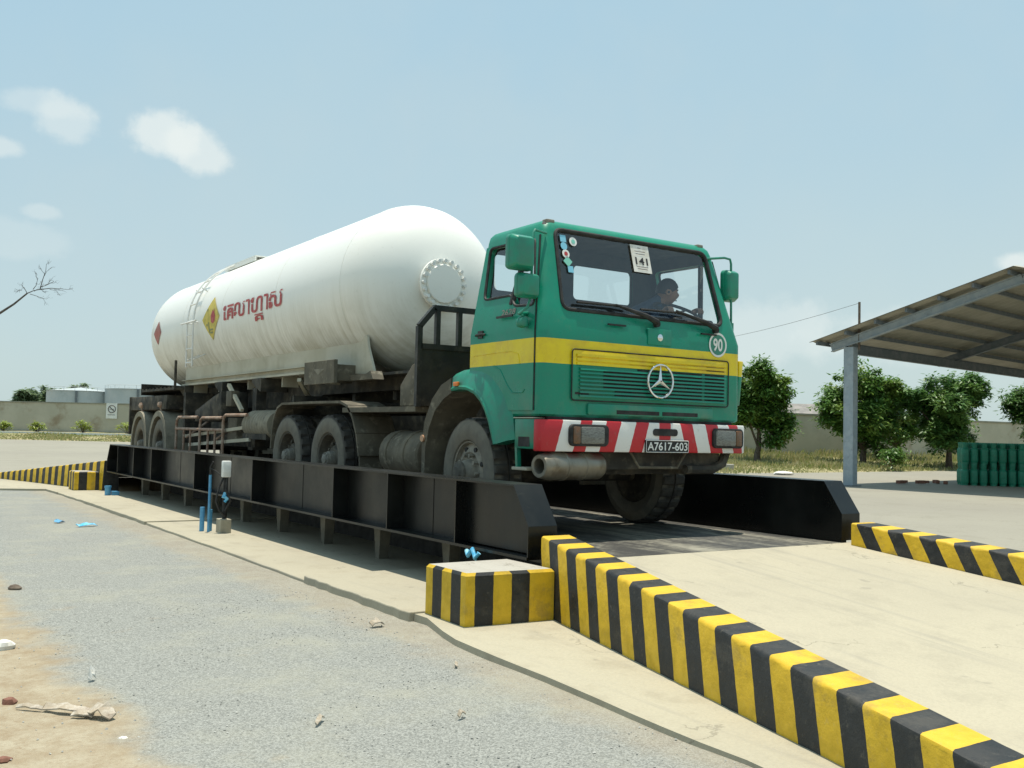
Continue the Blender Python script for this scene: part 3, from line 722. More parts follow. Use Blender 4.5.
# wipers
for px, ex, ez in ((6.09, 5.62, 2.465), (6.84, 6.35, 2.475)):
    m = MB(); m.tube([(px, 6.80, 2.335), (px-.02, 6.77, 2.345), (px-.16, 6.765, 2.39), (ex, fy(ez)-.055, ez)], [.026, .03, .022, .011], 8); m.cyl((px, 6.81, 2.33), (px, 6.775, 2.33), .032, 12)
    w = m.build('wiper', M['rubber'], truck)
    m = MB(); m.tube([(ex-.42, fy(2.45)-.028, 2.455), (ex, fy(2.46)-.034, 2.463), (ex+.16, fy(2.45)-.028, 2.45)], .012, 6); m.build('wiper_blade', M['rubber'], w)
for x in (5.62, 6.75): m = MB(); m.box(x-.10, x+.10, 6.785, 6.803, 2.275, 2.29); m.build('washer_grip', M['rubber'], truck)
# front flap with badge, lower grille
m = MB(); m.prism(rrect(5.985, 6.27, 2.135, 2.285, .012), 'y', 6.789, 6.81); flap = m.build('front_flap', M['paint'], truck, bevel=.003)
m = MB(); m.lathe((6.127, 6.79, 2.205), (0, -1, 0), [(0, .032), (.008, .032), (.014, .02), (.014, 0)], 20); m.build('round_badge', M['chrome'], flap)
m = MB(); m.prism(rrect(5.125, 7.005, 1.60, 2.035, .03), 'y', 6.786, 6.83); gr = m.build('grille', M['paint'], truck, bevel=.006)
m = MB()
for k in range(8):
    z = 1.648+.0335*k; x0 = 5.47 if k < 7 else 5.86
    if k % 1 == 0: m.box(x0+(.13 if k in (0, 1) else .0), 6.66, 6.7835, 6.80, z, z+.0165); m.box(6.70, 6.955, 6.7835, 6.80, z, z+.0165)
m.box(5.98, 6.6, 6.7835, 6.8, 1.957, 1.966); m.box(6.72, 6.95, 6.7835, 6.8, 1.957, 1.968); m.box(6.72, 6.95, 6.7835, 6.8, 1.925, 1.937); m.box(5.16, 5.31, 6.7835, 6.8, 1.648, 1.668)
m.build('grille_slot', M['rubber'], gr, smooth=0)
m = MB()
for k in range(8):
    z = 1.632+.0335*k
    m.hexa([(5.2, 6.784, z), (6.96, 6.784, z), (6.96, 6.76, z-.004), (5.2, 6.76, z-.004)], [(5.2, 6.784, z+.016), (6.96, 6.784, z+.016), (6.96, 6.768, z+.013), (5.2, 6.768, z+.013)])
for k in range(3): z = 1.905+.036*k; m.box(5.17, 6.97, 6.772, 6.785, z, z+.022)
m.build('grille_slat', M['paint'], gr, smooth=0)
m = MB(); m.tube([(x, 6.783, z) for x, z in rrect(5.122, 7.008, 1.597, 2.038, .03)], .006, 5, close=True); m.build('grille_gap', M['rubber'], gr)
m = MB(); cx, cz, rr = 6.10, 1.802, .150
m.tube([(cx+rr*math.cos(2*math.pi*k/36), 6.742, cz+rr*math.sin(2*math.pi*k/36)) for k in range(36)], .0105, 8, close=True)
for k in range(3):
    a = R(90+120*k); d = Vector((math.cos(a), 0, math.sin(a))); n = Vector((-math.sin(a), 0, math.cos(a))); c = Vector((cx, 6.742, cz)); f = Vector((0, -.016, 0)); b = Vector((0, .01, 0))
    tip = c+d*rr*.985; m.hexa([tip, c+n*.024, c+b, c-n*.024], [tip+f*.1, c+n*.012+f*.6, c+f*1.4, c-n*.012+f*.6])
m.build('star_emblem', M['chrome'], gr, smooth=30)
m = MB(); m.prism(rrect(5.30, 6.80, 1.475, 1.575, .02), 'y', 6.776, 6.81); m.build('lower_panel', M['paint'], truck, bevel=.008)
m = MB(); m.box(5.62, 6.12, 6.773, 6.79, 1.49, 1.525); m.box(6.16, 6.6, 6.773, 6.79, 1.49, 1.525); m.box(4.9, 7.1, 6.82, 6.9, 1.42, 1.452); m.build('lower_slot', M['rubber'], truck, smooth=0)
# speed roundel
c90 = (6.875, 2.19)
m = MB(); N = 40
ri, ro = .098, .118
P = [[m.v((c90[0]+r*math.cos(2*math.pi*k/N), 6.794, c90[1]+r*math.sin(2*math.pi*k/N))) for k in range(N)] for r in (ri, ro)]
for k in range(N): m.face([P[0][k], P[0][(k+1) % N], P[1][(k+1) % N], P[1][k]])
put_text(m, '90', (c90[0]-.062, c90[0]+.062, c90[1]-.062, c90[1]+.062), lambda u, v: (u, 6.794, v), .025)
m.build('speed_roundel', M['white'], truck, smooth=0)
m = MB(); m.poly([(c90[0]+ri*math.cos(2*math.pi*k/N), 6.796, c90[1]+ri*math.sin(2*math.pi*k/N)) for k in range(N)]); m.build('roundel_field', M['green'], truck, smooth=0)
# corner deflectors
for s in (-1, 1):
    x = CX+s*1.21; m = MB(); m.hexa([(x, 6.86, 1.62), (x+s*.05, 6.87, 1.62), (x+s*.05, 6.97, 1.62), (x, 6.96, 1.62)], [(x+s*.01, 6.84, 2.06), (x+s*.085, 6.86, 2.06), (x+s*.085, 6.98, 2.06), (x+s*.01, 6.97, 2.06)])
    if s > 0: m.build('corner_deflector', M['paint'], truck, bevel=.01)
    else: m.bm.free()
m = MB(); m.box(5.03, 5.12, 7.075, 7.15, 3.17, 3.207); m.build('marker_lamp', M['rim'], truck, bevel=.01)
m = MB(); m.box(6.86, 6.94, 7.075, 7.15, 3.17, 3.207); m.build('marker_lamp', M['rim'], truck, bevel=.01)
m = MB(); m.prism(rrect(5.65, 6.35, 7.3, 7.8, .08), 'z', 3.21, 3.25); m.build('roof_hatch', M['paint'], truck, bevel=.012)
# bumper
bo = [(4.778, 6.80), (4.79, 6.765), (4.86, 6.738), (5.4, 6.715), (6.0, 6.708), (6.6, 6.715), (7.15, 6.735), (7.215, 6.765), (7.237, 6.84), (7.237, 6.97), (5.0, 6.97), (4.99, 6.852), (4.778, 6.852)]
m = MB(); m.hexa([(x, y, 1.155) for x, y in bo], [(x, y, 1.424) for x, y in bo]); bp = m.build('bumper', M['bumper'], truck, bevel=.012)
for x0, x1, am in ((5.055, 5.475, 0), (6.735, 7.135, 1)):
    m = MB(); m.prism(rrect(x0, x1, 1.203, 1.39, .045), 'y', 6.697, 6.78); hl = m.build('headlamp', M['rubber'], truck, bevel=.006)
    a, b = (x0+.03, x0+.105) if not am else (x1-.105, x1-.03); c, d = (x0+.11, x1-.055) if not am else (x0+.03, x1-.11)
    m = MB(); m.prism(rrect(a, b, 1.223, 1.37, .015), 'y', 6.688, 6.71); m.build('indicator_lens', M['amber'] if False else pm('dull_amber', (.17, .075, .03), (.12, .075, .045), 20, .22), hl, bevel=.006)
    m = MB(); m.prism(rrect(c, d, 1.223, 1.37, .02), 'y', 6.686, 6.71); m.build('headlamp_lens', M['lens'], hl, bevel=.008)
m = MB(); m.prism(rrect(5.988, 6.282, 1.307, 1.37, .028), 'y', 6.699, 6.74); m.build('tow_slot', M['rubber'], bp)
m = MB(); m.prism(rrect(5.893, 6.41, 1.157, 1.268, .008), 'y', 6.690, 6.715); pl = m.build('number_plate', M['ink'], truck, smooth=0)
m = MB(); put_text(m, 'A7617-603', (5.91, 6.393, 1.175, 1.250), lambda u, v: (u, 6.687, v), .015); m.build('plate_number', M['white'], pl, smooth=0)
m = MB(); q = rrect(5.896, 6.407, 1.16, 1.265, .008); m.tube([(x, 6.689, z) for x, z in q], .003, 4, close=True); m.build('plate_border', M['white'], pl)
# side step between bumper and arch
m = MB(); m.hexa([(4.80, 6.86, 1.17), (4.98, 6.86, 1.17), (4.98, 7.17, 1.17), (4.80, 7.17, 1.17)], [(4.785, 6.86, 1.43), (4.98, 6.86, 1.43), (4.98, 7.15, 1.43), (4.785, 7.15, 1.43)])
stp = m.build('step_panel', M['green'], truck, bevel=.012)
m = MB(); m.hexa([(4.80, 7.11, 1.0), (4.84, 7.11, 1.0), (4.84, 7.14, 1.0), (4.80, 7.14, 1.0)], [(4.80, 7.13, 1.18), (4.84, 7.13, 1.18), (4.84, 7.16, 1.18), (4.80, 7.16, 1.18)]); m.build('step_bracket', M['green'], stp)
m = MB(); m.box(4.79, 5.0, 6.96, 7.19, .985, 1.012); m.build('step_tread', M['skirt'], stp, bevel=.005)
m = MB(); m.box(4.775, 5.0, 6.86, 7.16, 1.431, 1.441); m.build('step_tread', M['skirt'], stp, bevel=.005)
m = MB(); m.box(4.794, 4.99, 6.93, 7.1, 1.19, 1.31); m.build('step_opening', M['rubber'], stp, smooth=0)
# exhaust silencer across the front, tow bar
m = MB(); r = .118
m.lathe((4.80, 6.79, 1.03), (1, .13, 0), [(.16, 0), (.16, r*.5), (.01, r*.52), (0, r*.56), (0, r*.80), (.012, r*.86), (.085, r*.98), (.10, r), (.24, r), (.245, r*1.05), (.265, r*1.05), (.27, r), (.46, r), (.465, r*1.05), (.485, r*1.05), (.49, r), (.69, r), (.72, r*.85), (.72, 0)], 32)
m.build('exhaust_silencer', M['zinc'], truck, smooth=30)
m = MB(); m.tube([(5.80, 6.80, 1.16), (5.90, 6.79, 1.02), (6.36, 6.79, 1.015), (6.48, 6.80, 1.16)], .013, 8); m.build('tow_loop', M['dusty'], truck)
m = MB(); m.box(5.1, 6.98, 6.86, 6.95, 1.0, 1.15); m.tube([(6.5, 6.83, 1.0), (6.86, 6.83, 1.0), (6.98, 6.83, 1.05), (7.05, 6.85, 1.16)], .045, 8); m.build('front_underrun', M['chassis'], truck)
# mirrors
def mirror(x0, x1, y, z0, z1, depth, s):
    m = MB(); o = roundpoly([(x0, z0+.02), (x0+.03, z0), (x1, z0), (x1, z1), (x0+.02, z1), (x0, z1-.03)], .03)
    cx, cz = (x0+x1)/2, (z0+z1)/2
    m.hexa([(cx+(a-cx)*.72, y-depth, cz+(b-cz)*.8) for a, b in o], [(a, y-depth*.45, b) for a, b in o])
    m.hexa([(a, y-depth*.449, b) for a, b in o], [(a, y, b) for a, b in o])
    h = m.build('mirror', M['green'], truck, bevel=.008)
    m = MB(); m.poly([(cx+(a-cx)*.92, y+.002, cz+(b-cz)*.94) for a, b in o]); m.build('mirror_glass', M['chrome'], h, smooth=0)
    return h
mirror(4.53, 4.775, 6.97, 2.685, 2.985, .13, -1); mirror(4.625, 4.845, 6.97, 2.455, 2.668, .11, -1); mirror(4.688, 4.785, 7.02, 2.205, 2.298, .07, -1)
m = MB(); m.tube([(4.99, 7.02, 3.06), (4.83, 6.965, 3.06), (4.808, 6.955, 3.03), (4.797, 6.95, 2.9), (4.792, 6.95, 2.48), (4.76, 6.955, 2.38), (4.70, 6.99, 2.325), (4.74, 7.0, 2.31), (4.82, 7.05, 2.33)], .012, 8)
m.tube([(4.80, 6.95, 2.83), (4.70, 6.955, 2.84)], .016, 8); m.tube([(4.73, 6.99, 2.315), (4.735, 7.0, 2.29)], .01, 6)
m.tube([(4.70, 7.0, 2.325), (4.82, 7.02, 2.34), (4.84, 7.2, 2.355)], .014, 8); m.build('mirror_arm', M['green'], truck)
mirror(7.12, 7.285, 7.02, 2.655, 2.97, .12, 1)
m = MB(); m.tube([(6.93, 7.02, 3.06), (7.12, 6.965, 3.085), (7.185, 6.95, 3.075), (7.20, 6.95, 3.03), (7.21, 6.95, 2.4), (7.19, 6.95, 2.3), (7.19, 7.0, 2.2)], .012, 8); m.tube([(7.21, 6.95, 2.82), (7.25, 6.97, 2.82)], .014, 8); m.box(7.19, 7.225, 6.93, 6.97, 2.36, 2.44); m.build('mirror_arm', M['green'], truck)
# front arch lips: green forward half, dusty black rear half
fo = [(8.20, 1.69, 1.865), (8.05, 1.70, 1.895), (7.90, 1.695, 1.902), (7.75, 1.63, 1.90), (7.63, 1.53, 1.885), (7.56, 1.44, 1.86), (7.51, 1.34, 1.82), (7.47, 1.25, 1.8), (7.445, 1.19, 1.76)]
inn_ = [(8.20, 1.69), (8.05, 1.705), (7.92, 1.695), (7.79, 1.655), (7.68, 1.585), (7.60, 1.50), (7.53, 1.39), (7.48, 1.28), (7.445, 1.195)]
out_ = [(8.20, 1.865), (8.05, 1.895), (7.88, 1.902), (7.70, 1.89), (7.55, 1.845), (7.42, 1.77), (7.30, 1.66), (7.20, 1.50), (7.155, 1.25)]
for s in (-1, 1):
    xo, xi = CX+s*1.245, CX+s*1.10
    m = MB(); A = []
    for (yi, zi), (yo, zo) in zip(inn_, out_):
        A.append([m.v((xi, yi, zi)), m.v((xo, yi, zi)), m.v((xo+s*.012, yi+(yo-yi)*.1, zi+(zo-zi)*.12)), m.v((xo-s*.004, yi+(yo-yi)*.2, zi+(zo-zi)*.2)), m.v((xo-s*.012, yi+(yo-yi)*.75, zi+(zo-zi)*.75)), m.v((xo-s*.05, yi+(yo-yi)*.96, zi+(zo-zi)*.96)), m.v((xi, yo, zo))])
    for a, b in zip(A, A[1:]):
        for q in range(6): m.face([a[q], a[q+1], b[q+1], b[q]])
    m.face(A[0]); m.face(A[-1][::-1]); ar = m.build('front_mudguard', M['green'], truck, smooth=40)
    m = MB(); xs = sorted((CX+s*1.24, CX+s*1.262)); m.box(*xs, 8.06, 8.15, 1.735, 1.775); m.build('side_marker', M['amber'], ar, bevel=.006)
    m = MB(); A = []
    oi = [(8.215, 1.67), (8.35, 1.62), (8.52, 1.50), (8.63, 1.33), (8.69, 1.15), (8.70, .75)]; oo = [(8.215, 1.815), (8.40, 1.755), (8.58, 1.62), (8.72, 1.40), (8.765, 1.2), (8.765, .75)]
    for (yi, zi), (yo, zo) in zip(oi, oo): A.append([m.v((CX+s*.75, yi, zi)), m.v((xo, yi, zi)), m.v((xo, yo, zo)), m.v((CX+s*.75, yo, zo))])
    for a, b in zip(A, A[1:]):
        for q in range(4): m.face([a[q], a[(q+1) % 4], b[(q+1) % 4], b[q]])
    m.face(A[0]); m.face(A[-1][::-1]); fl = m.build('mudflap', M['dusty'], truck, smooth=40)
    if s < 0:
        m = MB(); m.cyl((xo-.001, 8.735, 1.23), (xo-.02, 8.735, 1.23), .035, 14); m.build('reflector', pm('dull_orange', (.5, .28, .16), None, rough=.4), fl)

# wheels
def wheel(root, x, y, z, r, s, deep, twin=False, steer=0):
    """x is the outer face; s is -1 on the near side, +1 on the far side"""
    o = thing('wheel', '', ''); del o['label']; del o['category']; o.parent = root; o.location = Vector((x, y, z))-ORG[root.name]; ORG[o.name] = Vector((0, 0, 0)); o.rotation_euler = (0, 0, steer)
    N = 144
    def prof(a0, w): return [(a0+h, q*r) for h, q in ((.05, .57), (.02, .60), (.004, .68), (0, .76), (.004, .84), (.016, .905), (.024, .925), (.028, .968), (.04, .99), (.085, 1.0), (w*.5-.012, 1.0), (w*.5-.008, .972), (w*.5+.008, .972), (w*.5+.012, 1.0), (w-.085, 1.0), (w-.04, .99), (w-.028, .968), (w-.024, .925), (w, .8), (w-.03, .6), (w-.06, .57))]
    def lug(j, k, q): return q-(.032 if (j in (8, 9) or j in (14, 15)) and k % 6 < 2 else 0)
    for a0 in ((0, .34) if twin else (0,)):
        m = MB(); m.lathe((0, 0, 0), (-s, 0, 0), prof(a0, .29 if twin else .34), N, lug); m.build('tyre', M['tyre'], o, origin=(0, 0, 0), smooth=28)
    if not deep: m = MB(); m.lathe((0, 0, 0), (-s, 0, 0), [(.10, 0), (.10, .55*r), (.30, .60*r), (.345, .5*r), (.345, 0)], 28); m.build('brake_drum', M['chassis'], o, origin=(0, 0, 0))
    m = MB()
    if deep: P = [(.05, .58), (.03, .575), (.035, .55), (.09, .53), (.15, .5), (.17, .40), (.165, .33), (.12, .30), (.10, .27), (.10, 0)]
    else: P = [(.05, .58), (.03, .575), (.035, .55), (.075, .53), (.07, .48), (.05, .42), (.045, .38), (.06, .34), (.06, .25), (-.01, .23), (-.05, .19), (-.065, .12), (-.06, 0)]
    m.lathe((0, 0, 0), (-s, 0, 0), [(h, q*r) for h, q in P], 40)
    nr, nh = (.36, .15) if deep else (.33, .05)
    for k in range(10):
        a = 2*math.pi*k/10; c = Vector((-s*nh, nr*r*math.cos(a), nr*r*math.sin(a))); m.cyl(c, c+Vector((s*.045, 0, 0)), .021, 6)
        if not deep:
            a += .3; c = Vector((-s*.052, .45*r*math.cos(a), .45*r*math.sin(a)))
    m.build('rim', M['darkrim'] if deep else M['rim'], o, origin=(0, 0, 0), smooth=30)
    if deep:
        m = MB(); m.lathe((0, 0, 0), (-s, 0, 0), [(.11, .10), (.03, .095), (.028, .085), (-.005, .083), (-.008, .062), (-.025, .058), (-.03, .03), (-.03, 0)], 24)
        for k in range(8): a = 2*math.pi*k/8; c = Vector((s*.005, .073*math.cos(a), .073*math.sin(a))); m.cyl(c, c+Vector((s*.014, 0, 0)), .009, 6)
        m.build('hub', M['hub'], o, origin=(0, 0, 0), smooth=25)
    if not deep:
        m = MB(); m.lathe((0, 0, 0), (-s, 0, 0), [(-.055, .115), (-.075, .11), (-.085, .07), (-.10, .06), (-.105, 0)], 20); m.build('hub', M['darkrim'], o, origin=(0, 0, 0), smooth=25)
        m = MB()
        for k in range(8):
            a = 2*math.pi*(k+.5)/8; c = Vector((-s*.06, .45*r*math.cos(a), .45*r*math.sin(a))); m.cyl(c, c+Vector((s*.012, 0, 0)), .024, 10)
        m.build('rim_hole', M['rubber'], o, origin=(0, 0, 0))
    return o
DZ = .392
for s in (-1, 1):
    xo = CX+s*1.19
    wheel(truck, xo, 8.0, DZ+.525, .525, s, False, steer=R(-3))
    for y in (11.28, 12.63): wheel(truck, CX+s*1.20, y, DZ+.545, .545, s, True, True)
m = MB(); m.tube([(4.95, 8.0, .9), (7.05, 8.0, .9)], .07, 10); m.build('front_axle', M['chassis'], truck)
m = MB()
for y in (11.28, 12.63):
    m.tube([(5.1, y, .95), (5.7, y, .95), (5.85, y, .95), (6.15, y, .95), (6.3, y, .95), (6.9, y, .95)], [.09, .09, .22, .22, .09, .09], 12)
m.build('rear_axle', M['chassis'], truck)
m = MB()
for x in (5.58, 6.42): m.box(x-.04, x+.04, 6.9, 13.3, 1.2, 1.48)
for y in (7.3, 8.6, 9.6, 10.6, 11.9, 13.1): m.box(5.62, 6.38, y-.05, y+.05, 1.25, 1.45)
m.box(5.35, 6.65, 7.0, 8.4, .95, 1.42); m.box(5.40, 6.60, 6.98, 8.85, 1.425, 1.90); m.box(5.2, 6.8, 9.9, 10.3, .9, 1.2)
m.build('frame_rail', M['chassis'], truck, smooth=0)
# fifth wheel, headboard, side deck, tanks
m = MB(); m.prism(rrect(5.55, 6.45, 11.4, 12.5, .2), 'z', 1.55, 1.62); m.box(5.6, 6.4, 11.7, 12.2, 1.48, 1.55); m.build('fifth_wheel', M['chassis'], truck)
m = MB(); y = 8.92
for x0, z0, x1, z1 in ((4.775, 1.55, 4.775, 2.372), (4.775, 2.372, 4.945, 2.57), (4.935, 2.575, 7.065, 2.575), (7.055, 2.57, 7.225, 2.372), (7.225, 2.372, 7.225, 1.55), (4.79, 2.17, 7.21, 2.17)): m.beam((x0, y, z0), (x1, y, z1), .055, .055, (0, 1, 0))
for x in (4.985, 5.245, 5.62, 6.0, 6.38, 6.76, 7.02): m.beam((x, y, 2.19), (x, y, 2.56), .05, .05, (0, 1, 0))
hb = m.build('headboard', M['black'], truck, smooth=0)
m = MB(); m.box(4.80, 7.20, 8.905, 8.935, 1.56, 2.15); m.build('headboard_panel', M['black'], hb, smooth=0)
m = MB(); m.prism([(8.96, 1.56), (8.96, 2.0), (9.10, 1.99), (9.36, 1.78), (9.36, 1.56)], 'x', 4.80, 5.25); m.build('tool_box', M['dusty'], truck, bevel=.01)
m = MB(); m.prism([(8.96, 1.56), (8.96, 2.0), (9.10, 1.99), (9.36, 1.78), (9.36, 1.56)], 'x', 6.75, 7.2); m.build('tool_box', M['dusty'], truck, bevel=.01)
for s in (-1, 1):
    xs = sorted((CX+s*1.22, CX+s*.72)); m = MB(); m.box(*xs, 8.97, 10.78, 1.50, 1.555); m.build('side_deck', M['dusty'], truck, smooth=0)
    m = MB(); A = []
    path = [(13.13, 1.02), (13.10, 1.25), (13.03, 1.45), (12.92, 1.56), (12.75, 1.61), (11.8, 1.615), (10.86, 1.61), (10.66, 1.56), (10.52, 1.44), (10.40, 1.25), (10.32, 1.0)]
    for (a, b), (c, d) in zip(path, path[1:]):
        nrm = Vector((0, -(d-b), (c-a))).normalized()*-.03 if True else 0
        m.hexa([(xs[0], a, b), (xs[1], a, b), (xs[1], c, d), (xs[0], c, d)], [(xs[0], a+nrm.y, b+nrm.z), (xs[1], a+nrm.y, b+nrm.z), (xs[1], c+nrm.y, d+nrm.z), (xs[0], c+nrm.y, d+nrm.z)])
    m.build('rear_mudguard', M['dusty'], truck, smooth=0)
    xs = sorted((CX+s*1.19, CX+s*.74)); m = MB(); m.hexa([(xs[0], 10.30, .72), (xs[1], 10.30, .72), (xs[1], 10.325, .72), (xs[0], 10.325, .72)], [(xs[0], 10.36, 1.2), (xs[1], 10.36, 1.2), (xs[1], 10.385, 1.2), (xs[0], 10.385, 1.2)]); m.build('mudflap', M['dusty'], truck, smooth=0)
    m = MB(); ft = (CX+s*.97, 8.92, 1.05); m.lathe(ft, (0, 1, 0), [(0, 0), (0, .20), (.01, .235), (.03, .25), (.28, .25), (.285, .262), (.34, .262), (.345, .25), (.68, .25), (.685, .262), (.74, .262), (.745, .25), (.86, .25), (.88, .23), (.89, 0)], 28); m.build('fuel_tank', M['dusty'], truck, smooth=30)
# cab inside
m = MB(); m.prism([(6.86, 2.0), (6.86, 2.385), (7.0, 2.40), (7.16, 2.36), (7.22, 2.2), (7.22, 2.0)], 'x', 4.9, 7.1); m.prism(rrect(6.45, 6.95, 2.38, 2.44, .03), 'y', 6.93, 7.1); m.build('dashboard', M['interior'], truck, bevel=.01)
for x in (5.25, 6.62):
    m = MB(); m.box(x-.23, x+.23, 7.3, 7.75, 1.96, 2.12); m.hexa([(x-.22, 7.70, 2.1), (x+.22, 7.70, 2.1), (x+.22, 7.82, 2.1), (x-.22, 7.82, 2.1)], [(x-.2, 7.76, 2.56), (x+.2, 7.76, 2.56), (x+.2, 7.87, 2.56), (x-.2, 7.87, 2.56)]); m.build('seat', M['interior'], truck, bevel=.03)
m = MB(); c = Vector((6.72, 7.22, 2.545)); a = Vector((1, 0, 0)); b = Vector((0, .90, .42)).normalized()
m.tube([c+(a*math.cos(2*math.pi*k/28)+b*math.sin(2*math.pi*k/28))*.22 for k in range(28)], .016, 8, close=True)
for k in (20, 90, 160, 270): m.tube([c+Vector((0, 0, -.03)), c+(a*math.cos(R(k))+b*math.sin(R(k)))*.22], .012, 6)
m.tube([c+Vector((0, 0, -.02)), Vector((6.70, 7.0, 2.15))], .025, 8); m.build('steering_wheel', M['rubber'], truck)

# ================================================================== TANK TRAILER
TT = (6.0, 16.0, .392)
tr = thing('tank_trailer', 'white cylindrical gas tank trailer with red lettering coupled behind the green cab', 'trailer', TT)
TC, TRR = Vector((6, 0, 3.1)), 1.1
def ts(y, ang, k=.006):
    """a point on the vessel at a height angle above the near-side waist"""
    a = R(ang); return (TC.x-(TRR+k)*math.cos(a), y, TC.z+(TRR+k)*math.sin(a))
m = MB(); P = [(-.7*math.sin(q*math.pi/2/12), TRR*math.cos(q*math.pi/2/12)) for q in range(12, -1, -1)]
P = [(11.25+h, r) for h, r in P]; n = 10
P += [(11.25+(20.35-11.25)*k/n, TRR) for k in range(1, n)] + [(20.35+.98*math.sin(q*math.pi/2/14), TRR*math.cos(q*math.pi/2/14)) for q in range(0, 15)]
m.lathe((6, 0, 3.1), (0, 1, 0), P, 96); tank = m.build('tank', M['tank'], tr, smooth=50)
# weld beads round the vessel
m = MB()
for y in (11.25, 13.5, 15.95, 18.2, 20.35): m.tube([ts(y, a, .0) for a in range(0, 360, 6)], .005, 5, close=True)
m.build('weld_bead', M['tank'], tank)
# manhole on the front dome
mo = Vector((5.93, 10.60, 3.10)); 
m = MB(); m.lathe(mo, (0, -1, 0), [(-.35, .24), (.08, .24), (.08, .315), (.115, .315), (.118, .313), (.118, .24), (.14, .24), (.15, .23), (.15, 0)], 40); mh = m.build('manhole_cover', M['tank'], tank)
m = MB()
for k in range(20):
    a = 2*math.pi*k/20; c = mo+Vector((.285*math.cos(a), -.06, .285*math.sin(a))); m.cyl(c, c+Vector((0, -.105, 0)), .0235, 6)
m.build('cover_bolt', M['white'], mh, smooth=0)
# red lettering, painted round the side of the vessel
def tx(u, v): return ts(u, v, .010)
m = MB(); u = 0.0; W_ = (('េ', .26, .012), ('គ', .46, .012), ('ល', .76, .012), ('ា', .28, .012), ('ហ', .80, .012), ('ា', .28, .012), ('ស', .80, .010)); tot = sum(w for _, w, _ in W_)+.07*6
for ch_, w_, bd in W_:
    a0 = 15.84-(15.84-13.20)*u/tot; a1 = 15.84-(15.84-13.20)*(u+w_)/tot; put_text(m, ch_, (a0, a1, -5.0, 7.2), tx, bd); u += w_+.07
    if w_ == .46: m.poly([tx(a0+(a1-a0)*q, v) for q, v in ((.2, .2), (.72, .2), (.72, 1.9), (.2, 1.9))])
put_text(m, 'គ', (14.33, 13.98, -11.8, -6.4), tx, .02)
m.build('lettering', M['redtext'], tank, smooth=0)
# warning diamonds
def diamond(yc, hy, a0, a1, mt, name):
    m = MB(); N = 10; am = (a0+a1)/2
    V = [[m.v(ts(yc+hy*(1-abs(2*j/N-1))*(2*i/6-1), a0+(a1-a0)*j/N, .008)) for i in range(7)] for j in range(N+1)]
    for j in range(N):
        for i in range(6): m.face([V[j][i], V[j][i+1], V[j+1][i+1], V[j+1][i]])
    bmesh.ops.remove_doubles(m.bm, verts=m.bm.verts, dist=.0005)
    return m.build(name, mt, tank, smooth=0)
d = diamond(16.49, .47, -19, 19.4, M['signyellow'], 'warning_diamond')
m = MB(); N = 12
for k in range(1):
    fl = [(0, -6), (.1, -4), (.13, 0), (.07, 3), (.05, 7), (0, 4), (-.05, 6.5), (-.12, 1), (-.1, -4)]
    m.poly([ts(16.36-a, b+1, .013) for a, b in fl])
m.build('flame_mark', M['redtext'], d, smooth=0)
m = MB()
for (ya, yb, a0, a1) in ((16.72, 16.66, -6, 9), (16.62, 16.56, -12, -3), (16.55, 16.40, -13, -11.5), (16.58, 16.38, -10.5, -9)): m.poly([ts(ya, a0, .012), ts(yb, a0, .012), ts(yb, a1, .012), ts(ya, a1, .012)])
m.build('diamond_print', M['signink'], d, smooth=0)
d = diamond(19.95, .27, -12, 12, pm('faded_red_sign', (.42, .13, .11), (.36, .16, .13), 8, .6), 'red_diamond')
# ladder and top walkway
ld = MB(); ys = (17.25, 17.62)
for y in ys: ld.tube([(4.83, y, 2.33), (4.825, y, 2.75), (4.825, y, 3.12)]+[(TC.x-1.172*math.cos(R(a)), y, TC.z+1.172*math.sin(R(a))) for a in range(4, 76, 6)], .015, 6)
for z in (2.40, 2.64, 2.88, 3.12): ld.cyl((4.825, ys[0], z), (4.825, ys[1], z), .013, 6)
for a in (16, 28, 40, 52, 64): ld.cyl((TC.x-1.172*math.cos(R(a)), ys[0], TC.z+1.172*math.sin(R(a))), (TC.x-1.172*math.cos(R(a)), ys[1], TC.z+1.172*math.sin(R(a))), .013, 6)
for y in ys:
    for a in (-30, 0, 30): ld.cyl(ts(y, a, -.02), (TC.x-(1.21 if a >= 0 else 1.33)*math.cos(R(a)), y, TC.z+(1.21 if a >= 0 else 1.30)*math.sin(R(a))), .012, 6)
ld.cyl((4.79, 16.98, 3.1), (4.79, 17.9, 3.1), .014, 6)
ld.build('ladder', M['white'], tank)
m = MB(); m.box(5.50, 6.5, 16.15, 17.75, 4.17, 4.19)
for x in (5.50, 6.48): m.box(x, x+.02, 16.15, 17.75, 4.10, 4.169)
for y in (16.3, 17.0, 17.6): m.box(5.53, 6.47, y, y+.05, 4.05, 4.168)
m.build('walkway', M['tank'], tank, smooth=0)
# cradle skirt under the vessel
for s in (-1, 1):
    xs = sorted((6+s*.83, 6+s*.80)); m = MB(); m.prism([(10.95, 2.30), (10.76, 1.98), (10.9, 1.975), (12.8, 2.075), (18.85, 2.075), (18.85, 2.45), (11.0, 2.45)], 'x', *xs)
    xs = sorted((6+s*.90, 6+s*.78)); m.box(*xs, 12.6, 18.85, 2.045, 2.075); m.box(*xs, 12.6, 18.85, 2.14, 2.152)
    for y in (12.4, 13.9, 15.4, 16.9, 18.4): xx = sorted((6+s*.80, 6+s*.55)); m.box(*xx, y-.015, y+.015, 1.9, 2.45)
    m.build('tank_skirt', M['skirt'], tr, smooth=0)
    xs = sorted((6+s*.95, 6+s*.8)); m = MB(); m.prism([(11.2, 1.97), (11.15, 1.90), (10.55, 1.90), (10.62, 2.0), (10.74, 1.97)], 'x', *xs); m.build('cradle_lug', M['dusty'], tr, smooth=0)
